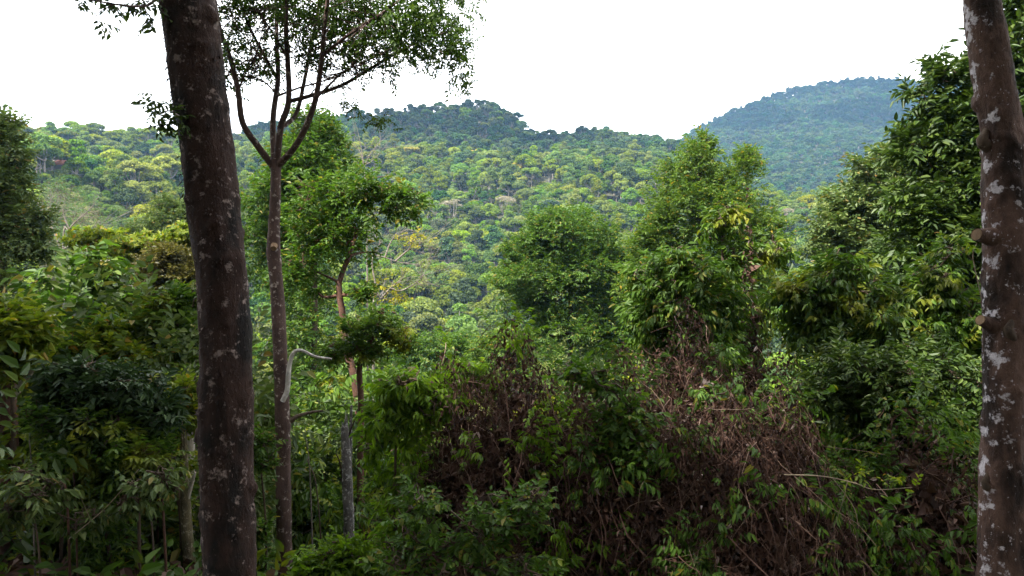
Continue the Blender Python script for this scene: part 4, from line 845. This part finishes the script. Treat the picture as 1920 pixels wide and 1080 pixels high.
# low growth on the forest floor
def ground_proto(seed, leaf, kind):
    lf = MB(); n = 26; P = rng.normal(size=(n, 3))*np.array((.3, .3, .12))+np.array((0, 0, .25)); put_sprays(lf, P, nrm(rng.normal(size=(n, 3))+np.array((0, 0, .7))), .3*rng.uniform(.6, 1.3, n), sprays(kind, True, .45, 6, .5))
    return bpy.data.objects.new('low_plant', lf.mesh('low_plant', False, [leaf]))
gx = np.concatenate([rng.uniform(-26, 26, 2600), rng.uniform(-10, -1, 700)]); gy = np.concatenate([rng.uniform(8, 34, 2600), rng.uniform(8, 13, 700)]); k_ = abs(gx) < gy*.85+1
k_ &= ~((abs(gx+gy*.33) < 1.2) & (gy < 12.5))
u_ = forest('undergrowth', 'low leafy undergrowth covering the shaded forest floor', np.stack([gx[k_], gy[k_], hgt(gx[k_], gy[k_])], 1), [ground_proto(1, M['leaf_dark'], 'alt'), ground_proto(2, M['leaf_mid'], 'droop'), ground_proto(3, M['leaf_tip'], 'alt'), ground_proto(4, M['dead_leaf'], 'alt')], .7, 1.8); u_['category'] = 'undergrowth'

mu = rng.uniform(45, 275, 900); my = rng.uniform(138, 214, 900); mk = ((mu-160)/112)**2+((my-176)/38)**2 < 1.1; mu, my = mu[mk], my[mk]; mx_ = (mu-960)/1280*my
u_ = forest('meadow_scrub', 'olive scrub and tall grass covering the meadow on the left slope', np.stack([mx_, my, hgt(mx_, my)+.2], 1), [ground_proto(11, M['leaf_brown'], 'alt'), ground_proto(12, M['leaf_olive'], 'alt'), ground_proto(13, M['leaf_olive'], 'droop')], 1.5, 4.0); u_['category'] = 'scrub'

cl = [(u0+du*math.sqrt(q)*math.cos(a), y0+dy*math.sqrt(q)*math.sin(a)) for (u0, y0, du, dy) in CLEAR[1:] for q, a in zip(rng.uniform(0, 1, 90), rng.uniform(0, 6.28, 90))]
cl = np.array(cl); cx_ = (cl[:, 0]-960)/1280*cl[:, 1]
u_ = forest('clearing_scrub', 'lime green young growth in the sunlit clearings of the far slopes', np.stack([cx_, cl[:, 1], hgt(cx_, cl[:, 1])], 1), [ground_proto(21, M['far_yellow'], 'alt'), ground_proto(22, M['leaf_bright'], 'alt'), ground_proto(23, M['far_yellow'], 'droop')], 2.0, 6.0); u_['category'] = 'scrub'

# the forest the picture was taken from, unseen behind and beside the lens, laid out to shade the foreground
bx_, by_ = np.meshgrid(np.arange(-40, 39, 5.3), np.arange(-27, -4.5, 4.5)); bx_ = bx_.ravel()+rng.uniform(-2, 2, bx_.size); by_ = by_.ravel()+rng.uniform(-2, 2, by_.size)
sl_ = ~((bx_ > -12.5) & (bx_ < -4.5) & (by_ > -13)); bx_, by_ = bx_[sl_], by_[sl_]  # gap cut among the trees to let sun onto the thicket
pts = np.stack([bx_, by_, hgt(bx_, by_)-.3], 1)
sx_ = np.array([(-17, -2), (-20, 3), (-26, 8), (-22, -3), (-32, 14), (24, 4)], float)  # unseen side trees added to shade the foreground
pts = np.concatenate([pts, np.stack([sx_[:, 0], sx_[:, 1], hgt(sx_[:, 0], sx_[:, 1])-.3], 1)])
pts = pts[(abs(pts[:, 0]) > 1.5) | (pts[:, 1] < -5)]
forest('surrounding_forest', 'tall dense forest unseen behind the camera, laid out to shade the foreground', pts, LO(('dome', 71, 2600, .9, drk_m), ('tall', 72, 2400, .9, drk_m), ('dome', 73, 2600, .9, mid_m)), 1.35, 2.0)

# ------------------------------------------------------------------ unseen clouds added overhead so their shadows darken the ridge and the mountain
def cloud(c, rx, ry, seed):
    g = np.random.default_rng(seed); m_ = MB(); nu, nv = 26, 14
    th = np.linspace(0, 2*np.pi, nu, endpoint=False); ph = np.linspace(-np.pi/2, np.pi/2, nv)
    for i in range(16):
        a = g.uniform(0, 6.28); q = math.sqrt(g.uniform(0, 1)); cc = np.array(c)+np.array((math.cos(a)*q*rx, math.sin(a)*q*ry, g.uniform(-10, 30))); r = g.uniform(.3, .5)*min(rx, ry)
        V = np.array([(math.cos(t_)*math.cos(p_), math.sin(t_)*math.cos(p_), math.sin(p_)*.45) for p_ in ph for t_ in th])
        V *= r*np.array([1+.22*mnoise.fractal(Vector(v)*2.2+Vector((i, seed, 0)), 1, 2, 4) for v in V])[:, None]
        Q = [(j*nu+k, j*nu+(k+1) % nu, (j+1)*nu+(k+1) % nu, (j+1)*nu+k) for j in range(nv-1) for k in range(nu)]
        m_.add(V+cc, Q)
    m, t, b, out = nodes('shade_cloud_white'); b.inputs['Base Color'].default_value = (.9, .9, .9, 1); b.inputs['Roughness'].default_value = 1
    tr = t.nodes.new('ShaderNodeBsdfTranslucent'); tr.inputs['Color'].default_value = (.9, .9, .92, 1); ms = t.nodes.new('ShaderNodeMixShader'); ms.inputs[0].default_value = .5
    t.links.new(b.outputs[0], ms.inputs[1]); t.links.new(tr.outputs[0], ms.inputs[2]); t.links.new(ms.outputs[0], out.inputs[0])
    o = m_.build('cloud', m, smooth=True); tag(o, 'white cloud added out of view to shade the '+('ridge' if seed == 1 else 'mountain'), 'cloud', kind='stuff')
def above(x, y, z, top=900):                # where a cloud must float to shade a point
    k = (top-z)/SUN_DIR.z; return (x+SUN_DIR.x*k, y+SUN_DIR.y*k, top)
cloud(above(-95, 560, 150), 150, 75, 1)
cloud(above(620, 1130, 300), 330, 160, 2)

# ------------------------------------------------------------------ air
hb = MB(); hb.add(*boxv(-2700, 2700, -260, 2700, -40, 560)); m = bpy.data.materials.new('haze'); m.use_nodes = True; t = m.node_tree; t.nodes.remove(t.nodes['Principled BSDF'])
pv = t.nodes.new('ShaderNodeVolumePrincipled'); pv.inputs['Color'].default_value = (.30, .58, 1, 1); pv.inputs['Density'].default_value = .00015; pv.inputs['Anisotropy'].default_value = .2
t.links.new(pv.outputs[0], t.nodes['Material Output'].inputs['Volume'])
hz_ = hb.build('haze', m); hz_['kind'] = 'stuff'; hz_['label'] = 'pale blue haze filling the valley air'; hz_['category'] = 'haze'
